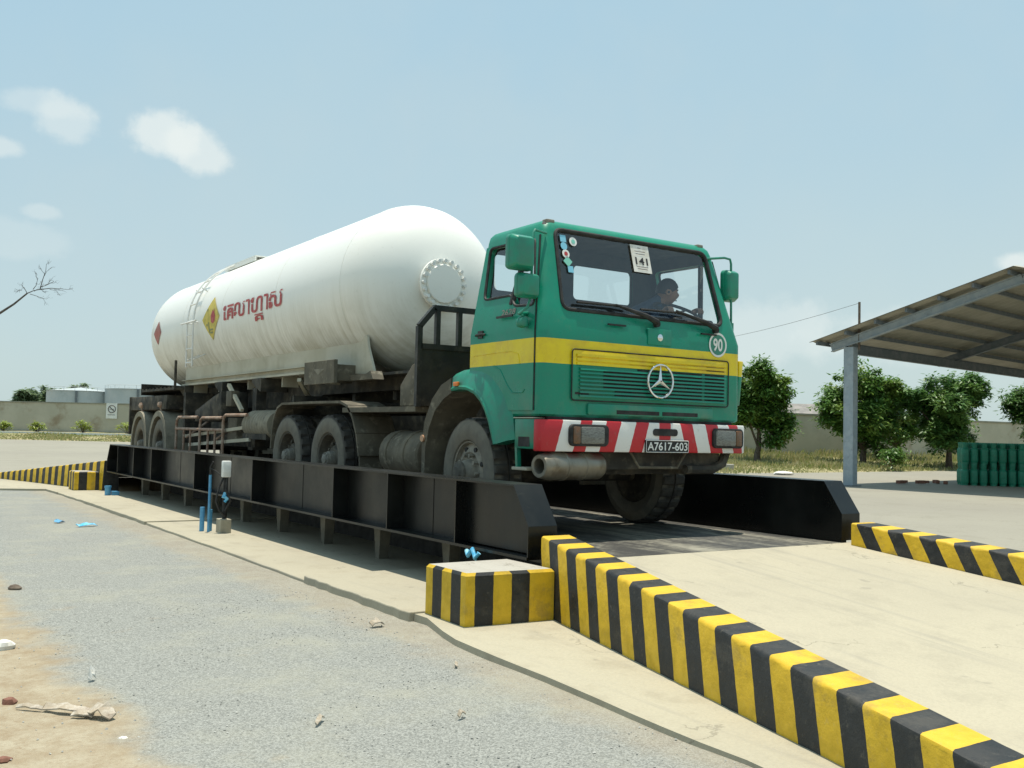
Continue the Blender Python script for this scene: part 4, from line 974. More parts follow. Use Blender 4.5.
# main frame and outriggers
m = MB()
for x in (5.52, 6.48):
    m.prism([(9.45, 1.80), (9.45, 1.95), (11, 1.97), (21.6, 2.03), (21.6, 1.65), (13.6, 1.6), (13.0, 1.78)], 'x', x-.05, x+.05); m.box(x-.1, x+.1, 13.6, 21.6, 1.57, 1.6)
for y in (9.6, 11.0, 12.2, 13.8, 15.4, 16.6, 18.0, 19.3, 20.5, 21.55): m.box(5.57, 6.43, y-.05, y+.05, 1.68, 1.95)
m.box(5.2, 6.8, 9.46, 11.5, 1.955, 1.985)
m.build('chassis_beam', M['chassis'], tr, smooth=0)
for s in (-1, 1):
    for y in (14.34, 16.2, 18.4):
        m = MB(); xs = sorted((6+s*.96, 6+s*.55)); m.prism([(y, 2.04), (y+.42, 2.04), (y+.40, 1.98), (y+.05, 1.84), (y, 1.84)], 'x', *xs); m.build('outrigger', M['chassis'], tr, smooth=0)
    xs = sorted((6+s*1.17, 6+s*1.12)); m = MB(); m.box(*xs, 11.18, 12.13, 1.86, 2.15); m.box(*sorted((6+s*1.12, 6+s*.6)), 11.3, 11.36, 1.9, 2.1); m.box(*sorted((6+s*1.12, 6+s*.6)), 11.9, 11.96, 1.9, 2.1)
    pt = m.build('side_plate', M['dusty'], tr, smooth=0, bevel=.005)
    m = MB(); x = 6+s*1.174; m.poly([(x, 11.80, 2.05), (x, 11.46, 2.045), (x, 11.66, 1.975)]); m.build('plate_mark', M['tanmetal'], pt, smooth=0)
    m = MB(); m.beam((6+s*1.1, 15.42, 1.96), (6+s*1.1, 14.74, 1.55), .05, .05); m.beam((6+s*.6, 13.2, 1.65), (6+s*1.05, 12.6, 1.95), .05, .05); m.build('brace', M['skirt'], tr, smooth=0)
    # landing gear and long low bars
    m = MB(); m.box(*sorted((6+s*.95, 6+s*.80)), 14.55, 14.72, 1.0, 1.9); m.box(*sorted((6+s*.99, 6+s*.76)), 14.53, 14.74, .96, 1.0); m.build('landing_leg', M['chassis'], tr, smooth=0)
    m = MB(); m.beam((6+s*1.15, 17.6, 1.12), (6+s*1.15, 14.5, 1.29), .04, .05); m.beam((6+s*1.15, 17.3, .98), (6+s*1.15, 14.2, 1.12), .04, .05); m.build('low_rail', M['skirt'], tr, smooth=0)
    # ribbed drum
    m = MB(); pr = [(0, 0), (0, .19)]
    for k in range(9): pr += [(.05+.11*k, .215), (.09+.11*k, .215), (.10+.11*k, .2), (.135+.11*k, .2)]
    pr += [(1.08, .19), (1.08, 0)]
    m.lathe((6+s*.98, 13.45, 1.34), (0, 1, 0), pr, 26); m.build('ribbed_drum', M['tanmetal'], tr, smooth=30)
    m = MB(); m.box(*sorted((6+s*1.16, 6+s*.78)), 13.5, 14.5, 1.13, 1.21); m.build('drum_tray', M['chassis'], tr, smooth=0)
    # slanted box
    m = MB(); m.prism([(17.0, 1.38), (17.0, 1.56), (16.05, 1.78), (15.6, 1.86), (15.55, 1.40)], 'x', *sorted((6+s*1.16, 6+s*.72))); m.build('equipment_box', M['chassis'], tr, bevel=.015)
    m = MB(); m.box(*sorted((6+s*1.15, 6+s*1.02)), 15.12, 15.38, 1.62, 1.86); m.build('valve_box', M['dusty'], tr, bevel=.012)
    m = MB(); m.box(*sorted((6+s*1.14, 6+s*.9)), 14.85, 15.28, 1.1, 1.44); m.build('battery_box', M['dusty'], tr, bevel=.012)
    # rusty side railing
    x = 6+s*1.21; m = MB()
    for (ya, yb, zt) in ((17.93, 16.62, 1.45), (16.50, 15.30, 1.44), (15.28, 14.15, 1.48)):
        m.tube([(x, ya, .72), (x, ya, zt-.12), (x, ya-.03, zt-.04), (x, ya-.12, zt), (x, yb+.02, zt)], .024, 8)
    for y in (17.45, 17.05, 16.5, 16.05, 15.68): m.cyl((x, y, .72), (x, y, 1.25), .020, 8)
    m.cyl((x, 17.95, 1.25), (x, 15.24, 1.25), .024, 8)
    for y in (17.3, 15.6): m.cyl((x, y, 1.1), (6+s*.55, y, 1.62), .02, 6)
    m.build('side_railing', M['rust'], tr)
    # rear mudguards, lamp knobs, tail boxes
    for y in (19.25, 20.72):
        m = MB(); A = []; xo, xi = 6+s*1.21, 6+s*.62
        for k in range(15):
            a = R(-12+204*k/14); c, q = math.cos(a), math.sin(a)
            A.append([m.v((xi, y+.645*c, .93+.645*q)), m.v((xo, y+.645*c, .93+.645*q)), m.v((xo, y+.545*c, .93+.545*q)), m.v((xi, y+.62*c, .93+.62*q))])
        for a, b in zip(A, A[1:]):
            for q in range(4): m.face([a[q], a[(q+1) % 4], b[(q+1) % 4], b[q]])
        m.face(A[0]); m.face(A[-1][::-1]); mg = m.build('trailer_mudguard', M['tanmetal'], tr, smooth=40)
        m = MB(); xk = 6+s*1.12; m.lathe((xk, y+.1, 1.56), (0, 0, 1), [(0, .03), (.07, .03), (.09, .07), (.13, .085), (.18, .07), (.2, 0)], 14); m.build('lamp_knob', M['rust'], mg)
        wheel(tr, 6+s*1.19, y, DZ+.52, .52, s, True, True)
    m = MB(); m.box(*sorted((6+s*1.14, 6+s*.56)), 18.95, 21.75, 1.60, 1.87); m.build('tail_box', M['chassis'], tr, bevel=.01)
m = MB(); m.box(4.84, 7.16, 21.76, 21.84, 1.1, 1.88); m.build('rear_panel', M['chassis'], tr, bevel=.01)
m = MB(); m.box(4.86, 7.14, 18.45, 20.95, 1.96, 2.0)
for k in range(9): m.box(4.86, 7.14, 18.5+.28*k, 18.62+.28*k, 2.0, 2.02)
m.box(4.86, 7.14, 20.9, 20.95, 1.9, 2.13); m.build('hose_tray', M['chassis'], tr, smooth=0)
m = MB(); m.cyl((4.9, 18.55, 1.95), (4.9, 18.55, 2.5), .025, 8); m.build('tray_post', M['chassis'], tr)
m = MB()
for y in (19.25, 20.72): m.tube([(5.0, y, .92), (5.8, y, .92), (6.2, y, .92), (7.0, y, .92)], .08, 10)
for x in (5.45, 6.55): m.box(x-.05, x+.05, 18.6, 21.3, 1.2, 1.3); m.box(x-.06, x+.06, 19.9, 20.1, 1.25, 1.6)
m.build('trailer_axle', M['chassis'], tr, smooth=30)
m = MB(); m.box(5.3, 6.7, 14.9, 17.6, .98, 1.5); m.build('tool_cabinet', M['chassis'], tr, bevel=.01)
m = MB(); m.box(5.0, 7.0, 12.9, 12.95, 1.1, 1.75); m.build('bulkhead', M['chassis'], tr, smooth=0)
m = MB(); m.box(4.95, 7.05, 18.0, 18.12, 1.0, 1.9); m.build('bulkhead', M['chassis'], tr, smooth=0)

# ================================================================== DRIVER
dr = thing('person', 'driver in a dark blue shirt behind the windscreen looking aside at the steering wheel', 'person', (6.62, 7.55, 2.1))
def skinned(name, verts, edges, mat, parent, lv=2):
    me = bpy.data.meshes.new(name); o0 = ORG[parent.name] if parent.name in ORG else Vector()
    me.from_pydata([Vector(v[:3])-o0 for v in verts], edges, []); ob = bpy.data.objects.new(name, me); COL.objects.link(ob)
    md = ob.modifiers.new('skin', 'SKIN'); md.use_smooth_shade = True
    for i, v in enumerate(verts): me.skin_vertices[0].data[i].radius = (v[3], v[4] if len(v) > 4 else v[3])
    me.skin_vertices[0].data[0].use_root = True
    sb = ob.modifiers.new('sub', 'SUBSURF'); sb.levels = lv; sb.render_levels = lv
    bpy.context.view_layer.update(); n = bpy.data.meshes.new_from_object(ob.evaluated_get(bpy.context.evaluated_depsgraph_get()))
    ob.modifiers.clear(); ob.data = n; n.materials.clear(); n.materials.append(mat)
    for p in n.polygons: p.use_smooth = True
    ob.parent = parent; ORG[ob.name] = o0; return ob
HC = Vector((6.77, 7.40, 2.75)); F = Vector((.86, -.48, -.16)).normalized(); Sd = F.cross(Vector((0, 0, 1))).normalized(); U = Sd.cross(F)
m = MB(); rows = []
for j in range(15):
    th = math.pi*j/14; row = []
    for k in range(24):
        ph = 2*math.pi*k/24; d = Vector((math.sin(th)*math.cos(ph), math.sin(th)*math.sin(ph), math.cos(th)))
        f, s_, u = d.x*.105, d.y*.078, d.z*.128
        if u < 0: f *= (1+.0*u); s_ *= 1-.28*min(1, -u/.12); f = f*(1-.12*min(1, -u/.12)) if f < 0 else f*(1-.10*min(1, -u/.12))
        if d.x > .3:
            fr = d.x*math.exp(-(d.y/.22)**2)
            f += .026*fr*math.exp(-((u+.012)/.024)**2)+.010*fr*math.exp(-((u+.062)/.014)**2)+.012*fr*math.exp(-((u+.098)/.02)**2)-.008*fr*math.exp(-((u-.028)/.018)**2)
            f -= .012*math.exp(-((abs(d.y)-.38)/.12)**2)*math.exp(-((u-.02)/.02)**2)
        row.append(m.v(HC+F*f+Sd*s_+U*u))
    rows.append(row)
for a, b in zip(rows, rows[1:]):
    for k in range(24): m.face([a[k], a[(k+1) % 24], b[(k+1) % 24], b[k]])
bmesh.ops.remove_doubles(m.bm, verts=m.bm.verts, dist=.001)
for s_ in (-1, 1):
    m.lathe(HC+Sd*s_*.075-F*.005-U*.01, Sd*s_, [(-.01, .02), (.0, .032), (.012, .034), (.016, .022), (.008, .0)], 10)
bmesh.ops.recalc_face_normals(m.bm, faces=m.bm.faces)
head = m.build('head', M['skin'], dr, smooth=80)
m = MB()
for s_ in (-1, 1): m.lathe(HC+Sd*s_*.03+F*.084+U*.018, F, [(-.008, .013), (0, .011), (.005, 0)], 10)
m.build('eye', M['ink'], head); m = MB()
for s_ in (-1, 1): m.tube([HC+Sd*s_*.012+F*.098+U*.036, HC+Sd*s_*.034+F*.094+U*.042, HC+Sd*s_*.052+F*.08+U*.036], .005, 5)
m.tube([HC+Sd*-.022+F*.098-U*.064, HC+F*.106-U*.065, HC+Sd*.022+F*.098-U*.064], .004, 5); m.build('brow_and_mouth', M['hair'], head)
m = MB(); rows = []
for j in range(9):
    th = R(5+98*j/8); row = []
    for k in range(24):
        ph = 2*math.pi*k/24; lim = th*(1-.42*max(0, math.cos(ph))) ; d = Vector((math.sin(lim)*math.cos(ph), math.sin(lim)*math.sin(ph), math.cos(lim)))
        q = random.uniform(1.05, 1.09); row.append(m.v(HC+F*(d.x*.113*q)+Sd*(d.y*.085*q)+U*(d.z*.136*q)-F*.004))
    rows.append(row)
for a, b in zip(rows, rows[1:]):
    for k in range(24): m.face([a[k], a[(k+1) % 24], b[(k+1) % 24], b[k]])
m.face(rows[0]); m.build('hair', M['hair'], head, smooth=80)
B = lambda *a: a
torso = [B(6.62, 7.58, 2.14, .15, .12), B(6.62, 7.57, 2.30, .155, .115), B(6.63, 7.54, 2.48, .175, .115), B(6.65, 7.52, 2.57, .14, .09), B(6.69, 7.46, 2.66, .058, .055), B(6.72, 7.43, 2.72, .052, .05),
         B(6.44, 7.54, 2.53, .075), B(6.40, 7.40, 2.38, .055), B(6.49, 7.20, 2.495, .042), B(6.86, 7.50, 2.53, .075), B(6.93, 7.38, 2.37, .055), B(6.92, 7.22, 2.515, .042),
         B(6.53, 7.42, 2.13, .09), B(6.52, 7.2, 2.16, .075), B(6.71, 7.42, 2.13, .09), B(6.72, 7.2, 2.16, .075)]
ed = [(0, 1), (1, 2), (2, 3), (3, 4), (4, 5), (3, 6), (6, 7), (7, 8), (3, 9), (9, 10), (10, 11), (0, 12), (12, 13), (0, 14), (14, 15)]
skinned('shirt', torso, ed, M['shirt'], dr)
m = MB(); m.tube([HC-U*.06-F*.01, Vector((6.71, 7.45, 2.66)), Vector((6.69, 7.47, 2.6))], [.052, .055, .06], 12); m.build('neck', M['skin'], head, smooth=80)
for hx_, hy_, hz_, s_ in ((6.51, 7.15, 2.525, -1), (6.925, 7.17, 2.545, 1)):
    hv = [B(hx_, hy_+.03, hz_-.02, .028, .03), B(hx_, hy_-.015, hz_+.01, .034, .022), B(hx_, hy_-.05, hz_+.025, .036, .018)]; he = [(0, 1), (1, 2)]
    for q, (ox, l) in enumerate(((-.027, .9), (-.009, 1), (.009, .96), (.027, .8))):
        i = len(hv); hv += [B(hx_+ox, hy_-.075, hz_+.022, .0095), B(hx_+ox, hy_-.075-.022*l, hz_-.002, .0088), B(hx_+ox, hy_-.072-.012*l, hz_-.03, .0078)]; he += [(2, i), (i, i+1), (i+1, i+2)]
    i = len(hv); hv += [B(hx_-s_*.04, hy_-.02, hz_-.005, .012), B(hx_-s_*.05, hy_-.048, hz_-.018, .0095)]; he += [(1, i), (i, i+1)]
    skinned('hand', hv, he, M['skin'], dr)

# ================================================================== SHELTER ON THE RIGHT
PB = Vector((24.09, 18.48, 0)); ca, sa = math.sin(R(81.3)), math.cos(R(81.3))
D1 = Vector((ca, sa, 0)); D2 = Vector((sa, -ca, 0))
def sh(a, t, z): return PB+D1*a+D2*t+Vector((0, 0, z))
can = thing('shelter', 'open sided steel shelter with grey post and corrugated pitched roof at the right edge', 'shelter', PB)
LEN, TR_, SLP = 30.0, 4.75, .285
def rz(t): return 4.33+SLP*(t+.5) if t <= TR_ else 4.33+SLP*(TR_+.5)-SLP*(t-TR_)
def ibeam(m, p, q, w, h, upv=(0, 0, 1)):
    p, q = Vector(p), Vector(q); d = (q-p).normalized(); a = d.cross(Vector(upv)).normalized(); b = a.cross(d)
    m.beam(p+b*(h/2-.01), q+b*(h/2-.01), w, .02, upv); m.beam(p-b*(h/2-.01), q-b*(h/2-.01), w, .02, upv); m.beam(p, q, .02, h-.042, upv)
for a in (0, 14.0, 28.0):
    for t in (0, 2*TR_):
        m = MB(); b = sh(a, t, 0)
        m.beam(b+D2*.14, b+D2*.14+Vector((0, 0, 4.02)), .26, .02, D2); m.beam(b-D2*.14, b-D2*.14+Vector((0, 0, 4.02)), .26, .02, D2); m.beam(b, b+Vector((0, 0, 4.02)), .02, .26, D2)
        m.beam(b-D1*.12, b-D1*.12+Vector((0, 0, 4.02)), .015, .262, D2)
        m.build('post', M['galv'], can, smooth=0)
        m = MB(); m.box(b.x-.22, b.x+.22, b.y-.22, b.y+.22, 0, .03); m.build('base_plate', M['darkgalv'], can, smooth=0)
for a in (0, 7.0, 14.0, 21.0, 28.0):
    m = MB(); r_ = (0, 0, 1)
    ibeam(m, sh(a, -.62, rz(-.62)-.27), sh(a, TR_, rz(TR_)-.27), .17, .24); ibeam(m, sh(a, TR_, rz(TR_)-.27), sh(a, 2*TR_+.62, rz(2*TR_+.62)-.27), .17, .24)
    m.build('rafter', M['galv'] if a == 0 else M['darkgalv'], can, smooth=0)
for t in (0.0, 2*TR_):
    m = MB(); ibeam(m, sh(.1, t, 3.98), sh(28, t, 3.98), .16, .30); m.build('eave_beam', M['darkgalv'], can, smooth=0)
for k in range(7):
    for sgn in (0, 1):
        t = -.8+k*.9; t = t if not sgn else 2*TR_-t
        if sgn and k == 6: continue
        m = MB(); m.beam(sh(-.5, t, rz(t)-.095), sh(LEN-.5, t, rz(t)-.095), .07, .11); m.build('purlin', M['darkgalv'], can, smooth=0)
for t0, t1 in ((-.98, TR_), (TR_, 2*TR_+.98)):
    m = MB(); n = 150; rows = []
    for i in range(n+1):
        a = -.62+(LEN+.2)*i/n; z = .018*(1 if i % 2 else -1)
        rows.append([m.v(sh(a, t, rz(t)-.012+z)) for t in (t0, t1)]+[m.v(sh(a, t, rz(t)+.0+z)) for t in (t1, t0)])
    for A, B in zip(rows, rows[1:]):
        for q in range(4): m.face([A[q], A[(q+1) % 4], B[(q+1) % 4], B[q]])
    m.build('roof_sheet', M['roofsheet'], can, smooth=0)
m = MB(); m.cyl(sh(.02, .25, 3.95), sh(.02, .25, 5.33), .035, 8); m.build('wire_mast', M['bark'], can)

# gas cylinders stacked two high
def gas_cyl():
    t = thing('gas_cylinder', 'x', 'gas cylinder', (0, 0, 0), 'green gas cylinders stacked two high under the shelter')
    m = MB(); r = .121
    m.lathe((0, 0, 0), (0, 0, 1), [(.03, 0), (.035, .07), (.05, r*.82), (.085, r*.97), (.11, r), (.245, r), (.25, r*1.03), (.275, r*1.03), (.28, r), (.42, r), (.455, r*.96), (.49, r*.8), (.515, .06), (.52, 0)], 20); m.build('cylinder_body', M['gas'], t, origin=(0, 0, 0), smooth=35)
    m = MB(); m.lathe((0, 0, 0), (0, 0, 1), [(.0, .098), (.06, .098), (.06, .09), (0, .09), (0, .098)], 20); m.build('foot_ring', M['gas'], t, origin=(0, 0, 0))
    m = MB(); m.lathe((0, 0, 0), (0, 0, 1), [(.49, .082), (.62, .092), (.655, .095), (.668, .09), (.655, .086), (.49, .076), (.49, .082)], 20); m.cyl((0, 0, .51), (0, 0, .6), .022, 8); m.build('valve_collar', M['gas'], t, origin=(0, 0, 0))
    return t
g0 = gas_cyl(); GB = Vector((29.05, 18.0, 0)); ga = Vector((.70, -.71, 0)).normalized(); gb = Vector((.71, .70, 0)).normalized()
LB = {(0, 0): 'green gas cylinder in the lower tier of the front row under the shelter', (0, 1): 'green gas cylinder in the upper tier of the front row under the shelter',
      (1, 0): 'green gas cylinder in the lower tier of the row behind the front one', (1, 1): 'green gas cylinder in the upper tier of the row behind the front one'}
first = True
for i in range(11):
    for j in range(3):
        for k in range(2):
            p = GB+ga*(.274*i)+gb*(.274*j)+Vector((random.uniform(-.012, .012), random.uniform(-.012, .012), .668*k))
            lab = LB[(min(j, 1), k)]
            if first: g0.location = p; g0['label'] = lab; first = False; o = g0
            else: o = copy_tree(g0, p, lab)
            o.rotation_euler = (0, 0, random.uniform(0, 6))
for k, (x, y, rz_, l, lab) in enumerate(((27.25, 18.95, .2, .75, 'leftmost long broken brick piece lying on the concrete near the gas cylinders'), (28.0, 18.75, -.1, .6, 'second long broken brick piece on the concrete by the gas cylinders'), (28.75, 18.75, .7, .22, 'small brick lump alone on the concrete just left of the gas cylinders'), (28.5, 18.3, .4, .16, 'tiny brick lump nearest the camera beside the gas cylinders'), (29.0, 18.95, .1, .3, 'brick piece touching the left side of the gas cylinder stack'))):
    m = MB(); c = Vector((x, y, .07)); d = Vector((math.cos(rz_), math.sin(rz_), 0)); m.beam(c-d*l/2, c+d*l*.1, .12, .10); m.beam(c+d*l*.16, c+d*l*.5+Vector((0, .05, 0)), .09, .08)
    tag(m.build('brick', M['brick'], origin=(x, y, 0), smooth=0, bevel=.012), lab, 'brick', 'broken bricks on the yard')

# ================================================================== BOUNDARY WALLS AND BANKS
def wall(name, label, pts, z0, h, th=.2, bay=3.6, capm=True, post=.08):
    o = thing(name, label, 'wall', (pts[0].x, pts[0].y, z0))
    m, c, q = MB(), MB(), MB()
    for a, b in zip(pts, pts[1:]):
        a = Vector((a.x, a.y, 0)); b = Vector((b.x, b.y, 0)); d = (b-a).normalized(); z = Vector((0, 0, 1))
        m.beam(a+z*(z0-.6+h)/2+z*0, b+z*(z0-.6+h)/2, th, h-z0+.6)
        c.beam(a+z*(h+.05), b+z*(h+.05), th+.10, .10)
        L = (b-a).length; n = max(1, int(L/bay))
        for k in range(n+1): p = a+d*(L*k/n); q.beam(p+z*(z0-.5), p+z*(h-.003), .30, th+post)
    m.build('wall_panel', M['concwall'], o, smooth=0); c.build('coping', M['cap'], o, smooth=0); q.build('pier', M['concwall'], o, smooth=0)
    return o
LW = [at(-460, 430, 83), at(0, 430, 82), at(330, 430, 81)]
wall('boundary_wall', 'long grey rendered wall with a sign behind the left yard and yellow shrubs', LW, .4, 2.93, bay=7.5, post=.03)
RW0 = [Vector((16, 39.8, 0)), Vector((42.4, 37.9, 0)), Vector((62.2, 36.7, 0)), Vector((98, 34.6, 0))]
wall('boundary_wall', 'long weathered grey wall behind the mango trees on the right', RW0, .4, 2.70, bay=12, post=.03)
def bank(name, edge, back, zb, n=40):
    m = MB(); A = []
    for k in range(n+1):
        f = k/n; a = edge(f); b = back(f); A.append([m.v((a.x+(b.x-a.x)*q/6, a.y+(b.y-a.y)*q/6, -.03+(zb+.03)*(q/6)**.8+random.uniform(-.03, .03)*(q > 0))) for q in range(7)])
    for a, b in zip(A, A[1:]):
        for q in range(6): m.face([a[q], a[q+1], b[q+1], b[q]])
    return kind(m.build(name, M['bank'], smooth=60), 'structure')
def lerp(pts):
    def f(t):
        t *= len(pts)-1; i = min(int(t), len(pts)-2); return pts[i].lerp(pts[i+1], t-i)
    return f
LE = lerp([at(-460, 430, 72.5), at(330, 430, 74)]); LBk = lerp([at(-460, 430, 78), at(330, 430, 77.6)])
bank('grass_verge', LE, LBk, .42)
m = MB(); a, b = at(-460, 430, 78.2), at(330, 430, 77.8); m.beam((a.x, a.y, .35), (b.x, b.y, .35), .30, .44); tag(m.build('kerb_strip', M['white'], origin=(a.x, a.y, .2), smooth=0), 'long pale low kerb running along the foot of the left wall below the shrubs', 'kerb')
bank('planting_bed', lerp([at(-460, 430, 78.3), at(330, 430, 77.9)]), lerp([at(-460, 430, 82.9), at(330, 430, 80.9)]), .6)
RE = lerp([Vector((24, 25.5, 0)), Vector((43, 27.35, 0)), Vector((78, 31, 0))]); RBk = lerp([Vector((20, 39.4, 0)), Vector((42.4, 37.8, 0)), Vector((98, 34.5, 0))])
bank('grass_bank', RE, RBk, .42)
# grass blades
def grass(name, f, n, h0, h1, w=.03, dens=None):
    m = MB()
    for i in range(n):
        p, s_ = f(); h = random.uniform(h0, h1)*s_; a = random.uniform(0, math.pi); d = Vector((math.cos(a), math.sin(a), 0))*w*random.uniform(.7, 1.5); ln = Vector((random.uniform(-.5, .5), random.uniform(-.5, .5), 0))*h
        m.poly([p-d, p+d, p+ln*.5+Vector((0, 0, h*.7))+d*.6, p+ln+Vector((0, 0, h))])
    m.open = True
    return kind(m.build(name, M['grass'], smooth=0), 'stuff')
def gr_r():
    t = random.uniform(.0, .8); q = random.random()**.8; a, b = RE(t), RBk(t); p = a.lerp(b, q); p.z = .42*q**.8-.02
    n = math.sin(p.x*.7)+math.sin(p.x*.23+p.y*.6)+math.sin(p.y*1.3+p.x*.4)
    return p, (.35+.65*q)*(1+.28*n)
grass('grass', gr_r, 26000, .15, .42, .028)
def gr_l():
    t = random.uniform(.1, 1); q = random.random(); a, b = LE(t), LBk(t); p = a.lerp(b, q); p.z = .42*q**.8-.02
    return p, .42+.2*math.sin(p.x*1.1)
grass('grass', gr_l, 12000, .12, .4, .05)

# ================================================================== TREES AND SHRUBS
def leaf(m, p, L, w, droop=.5):
    a = random.uniform(0, 2*math.pi); d = Vector((math.cos(a), math.sin(a), random.uniform(-droop-.5, .35))).normalized(); s_ = d.cross(Vector((random.uniform(-.4, .4), random.uniform(-.4, .4), 1))).normalized()*w
    m.poly([p, p+d*L*.5+s_, p+d*L, p+d*L*.5-s_])
def tree(label, base, top, radx, rady, crown_lo, mat, nclump=90, per=90, leafL=.26, seed=1, name='mango_tree', trunk=.13, group='trees in front of the right wall', lobes=None, cat='tree'):
    random.seed(seed); o = thing(name, label, cat, base, group); base = Vector(base)
    H = top-base.z; cz = (top+crown_lo)/2; ch = (top-crown_lo)/2
    lobes = lobes or [(random.uniform(-.72, .72), random.uniform(-.6, .6), random.uniform(-.62, .68), random.uniform(.26, .46)) for _ in range(14)]
    lobes = [(0, 0, 0, .62)]+lobes
    m = MB(); lim = []
    tt = base+Vector((random.uniform(-.15, .15), 0, (crown_lo-base.z)+ch*.35))
    m.tube([base-Vector((0, 0, .3)), base+Vector((.03, .02, .4)), (base+tt)/2+Vector((.06, 0, 0)), tt], [trunk*1.5, trunk*1.1, trunk*.95, trunk*.7], 9)
    for lx, ly, lz, lr in lobes[1:]:
        e = Vector((base.x+lx*radx, base.y+ly*rady, cz+lz*ch)); st = (base+tt)/2 if lz < 0 else tt; mid = (st+e)/2+Vector((0, 0, -.12)); m.tube([st, mid, e], [trunk*.5, trunk*.32, .02], 6)
    m.build('trunk', M['bark'], o)
    m = MB(); m.open = True
    for c in range(nclump):
        lx, ly, lz, lr = random.choice(lobes); d = Vector((random.gauss(0, 1), random.gauss(0, 1), random.gauss(0, 1))).normalized(); r = lr*random.uniform(.55, 1.02)
        cc = Vector((base.x+(lx+d.x*r)*radx, base.y+(ly+d.y*r)*rady, cz+(lz+d.z*r)*ch)); s_ = random.uniform(.16, .42)
        for k in range(per):
            q = Vector((random.gauss(0, 1), random.gauss(0, 1), random.gauss(0, .75)))*s_*.55; leaf(m, cc+q, leafL*random.uniform(.6, 1.2), leafL*.17)
    m.build('crown', mat, o, smooth=0); return o
B1 = at(757, 462, 46); B2 = at(863, 462, 48.5); B3 = at(949, 460, 49); B4 = at(1043, 458, 50); B0 = at(897, 460, 55)
tree('dense round mango tree just right of the truck cab', (B1.x, B1.y, .25), 4.85, 1.65, 1.6, .95, M['mango'], 330, 80, leafL=.3, seed=3)
tree('mango tree behind the grey shelter post', (B2.x, B2.y, .25), 5.05, 2.3, 1.9, .8, M['mango'], 340, 80, leafL=.3, seed=5)
tree('pale bushy tree glimpsed in the gap between two bigger mango trees', (B0.x, B0.y, .35), 4.4, 2.1, 1.5, 1.1, M['mango'], 190, 75, leafL=.3, seed=8)
tree('dark spreading mango tree with open lower branches above the gas cylinders', (B3.x, B3.y, .25), 4.9, 3.1, 2.1, .75, M['darkleaf'], 420, 80, leafL=.3, seed=11)
tree('dark mango tree under the shelter roof at the right edge', (B4.x, B4.y, .25), 5.0, 2.1, 1.8, 1.1, M['darkleaf'], 230, 75, leafL=.3, seed=14)
p = at(892, 461, 44); tree('low green weed bush at the foot of the right wall', (p.x, p.y, .3), 1.0, .45, .4, .35, M['mango'], 22, 50, .2, 15, 'weed_bush', .03, None, cat='bush')
random.seed(21)
for px, sc, lab in ((-32, 1.0, 'yellow green shrub beyond the left edge'), (3, .9, 'yellow green shrub at the very left edge before the wall'), (37, .95, 'yellow green shrub second from the left before the wall'), (83, 1.1, 'wide yellow green shrub in the middle of the left wall'), (128, 1.25, 'yellow green shrub under the wall sign beside the trailer')):
    b = at(px, 430, 79.2); o = thing('shrub', lab, 'shrub', (b.x, b.y, .45), 'yellow shrubs along the left wall')
    st, lf = MB(), MB(); lf.open = True
    for k in range(26):
        a = random.uniform(0, 6.28); r = random.uniform(.1, .62)*sc; e = Vector((b.x+math.cos(a)*r, b.y+math.sin(a)*r, .5+random.uniform(.35, .95)*sc*(1-.4*r))); st.tube([Vector((b.x, b.y, .4)), (Vector((b.x, b.y, .4))+e)/2+Vector((0, 0, .1)), e], .012, 4)
        for q in range(16): leaf(lf, e+Vector((random.gauss(0, .09), random.gauss(0, .09), random.gauss(0, .09))), .26, .045, .2)
    st.build('stem', M['bark'], o); lf.build('foliage', M['lime'], o, smooth=0)
    # trailing greenery hanging over the kerb below
    m = MB(); m.open = True
    for k in range(120): q = at(px+random.gauss(0, 3.5), 436, 77.0); leaf(m, Vector((q.x+random.gauss(0, .3), q.y+random.gauss(0, .3), .15+abs(random.gauss(0, .12)))), .22, .04)
    m.build('trailing_foliage', M['mango'], o, smooth=0)
for px, top, w, lab, sd in ((28, 387.2, 16, 'far low tree crown left of the storage tanks', 31), (64, 383.5, 26, 'far tree crown rising behind the first storage tank', 32)):
    b = at(px, 430, 170); z = at(px, top, 170).z
    tree(lab, (b.x, b.y, -.2), z, w*.172, 2.5, 3.0, M['farleaf'], 110, 60, 1.0, sd, 'distant_tree', .3, 'distant trees beyond the left wall')
# bare tree standing out of frame whose branch reaches in
o = thing('bare_tree', 'bare leafless branch reaching in from a tree beyond the left edge', 'tree', (at(-150, 470, 22).x, at(-150, 470, 22).y, 0))
random.seed(5); b = at(-150, 470, 22); m = MB(); top = at(-135, 340, 22)
m.tube([Vector((b.x, b.y, -.2)), Vector((b.x+.05, b.y, 1.2)), top], [.16, .13, .10], 8)
tips = [at(-135, 340, 22), at(-60, 332, 22), at(0, 313, 22), at(14, 304, 22), at(27, 293.5, 22)]
m.tube(tips, [.10, .06, .028, .022, .017], 7)
def twig(p, q, r, dep):
    mid = p.lerp(q, .5)+Vector((random.uniform(-.03, .03), random.uniform(-.06, .06), random.uniform(-.04, .04))); m.tube([p, mid, q], [r, r*.75, r*.45], 5)
    if dep:
        for k in range(3):
            f = random.uniform(.35, 1); s_ = p.lerp(q, f); d = (q-p); L = d.length*random.uniform(.35, .6); rot = Matrix.Rotation(R(random.uniform(-55, 55)), 3, fwd); twig(s_, s_+(rot @ d.normalized())*L, r*.5, dep-1)
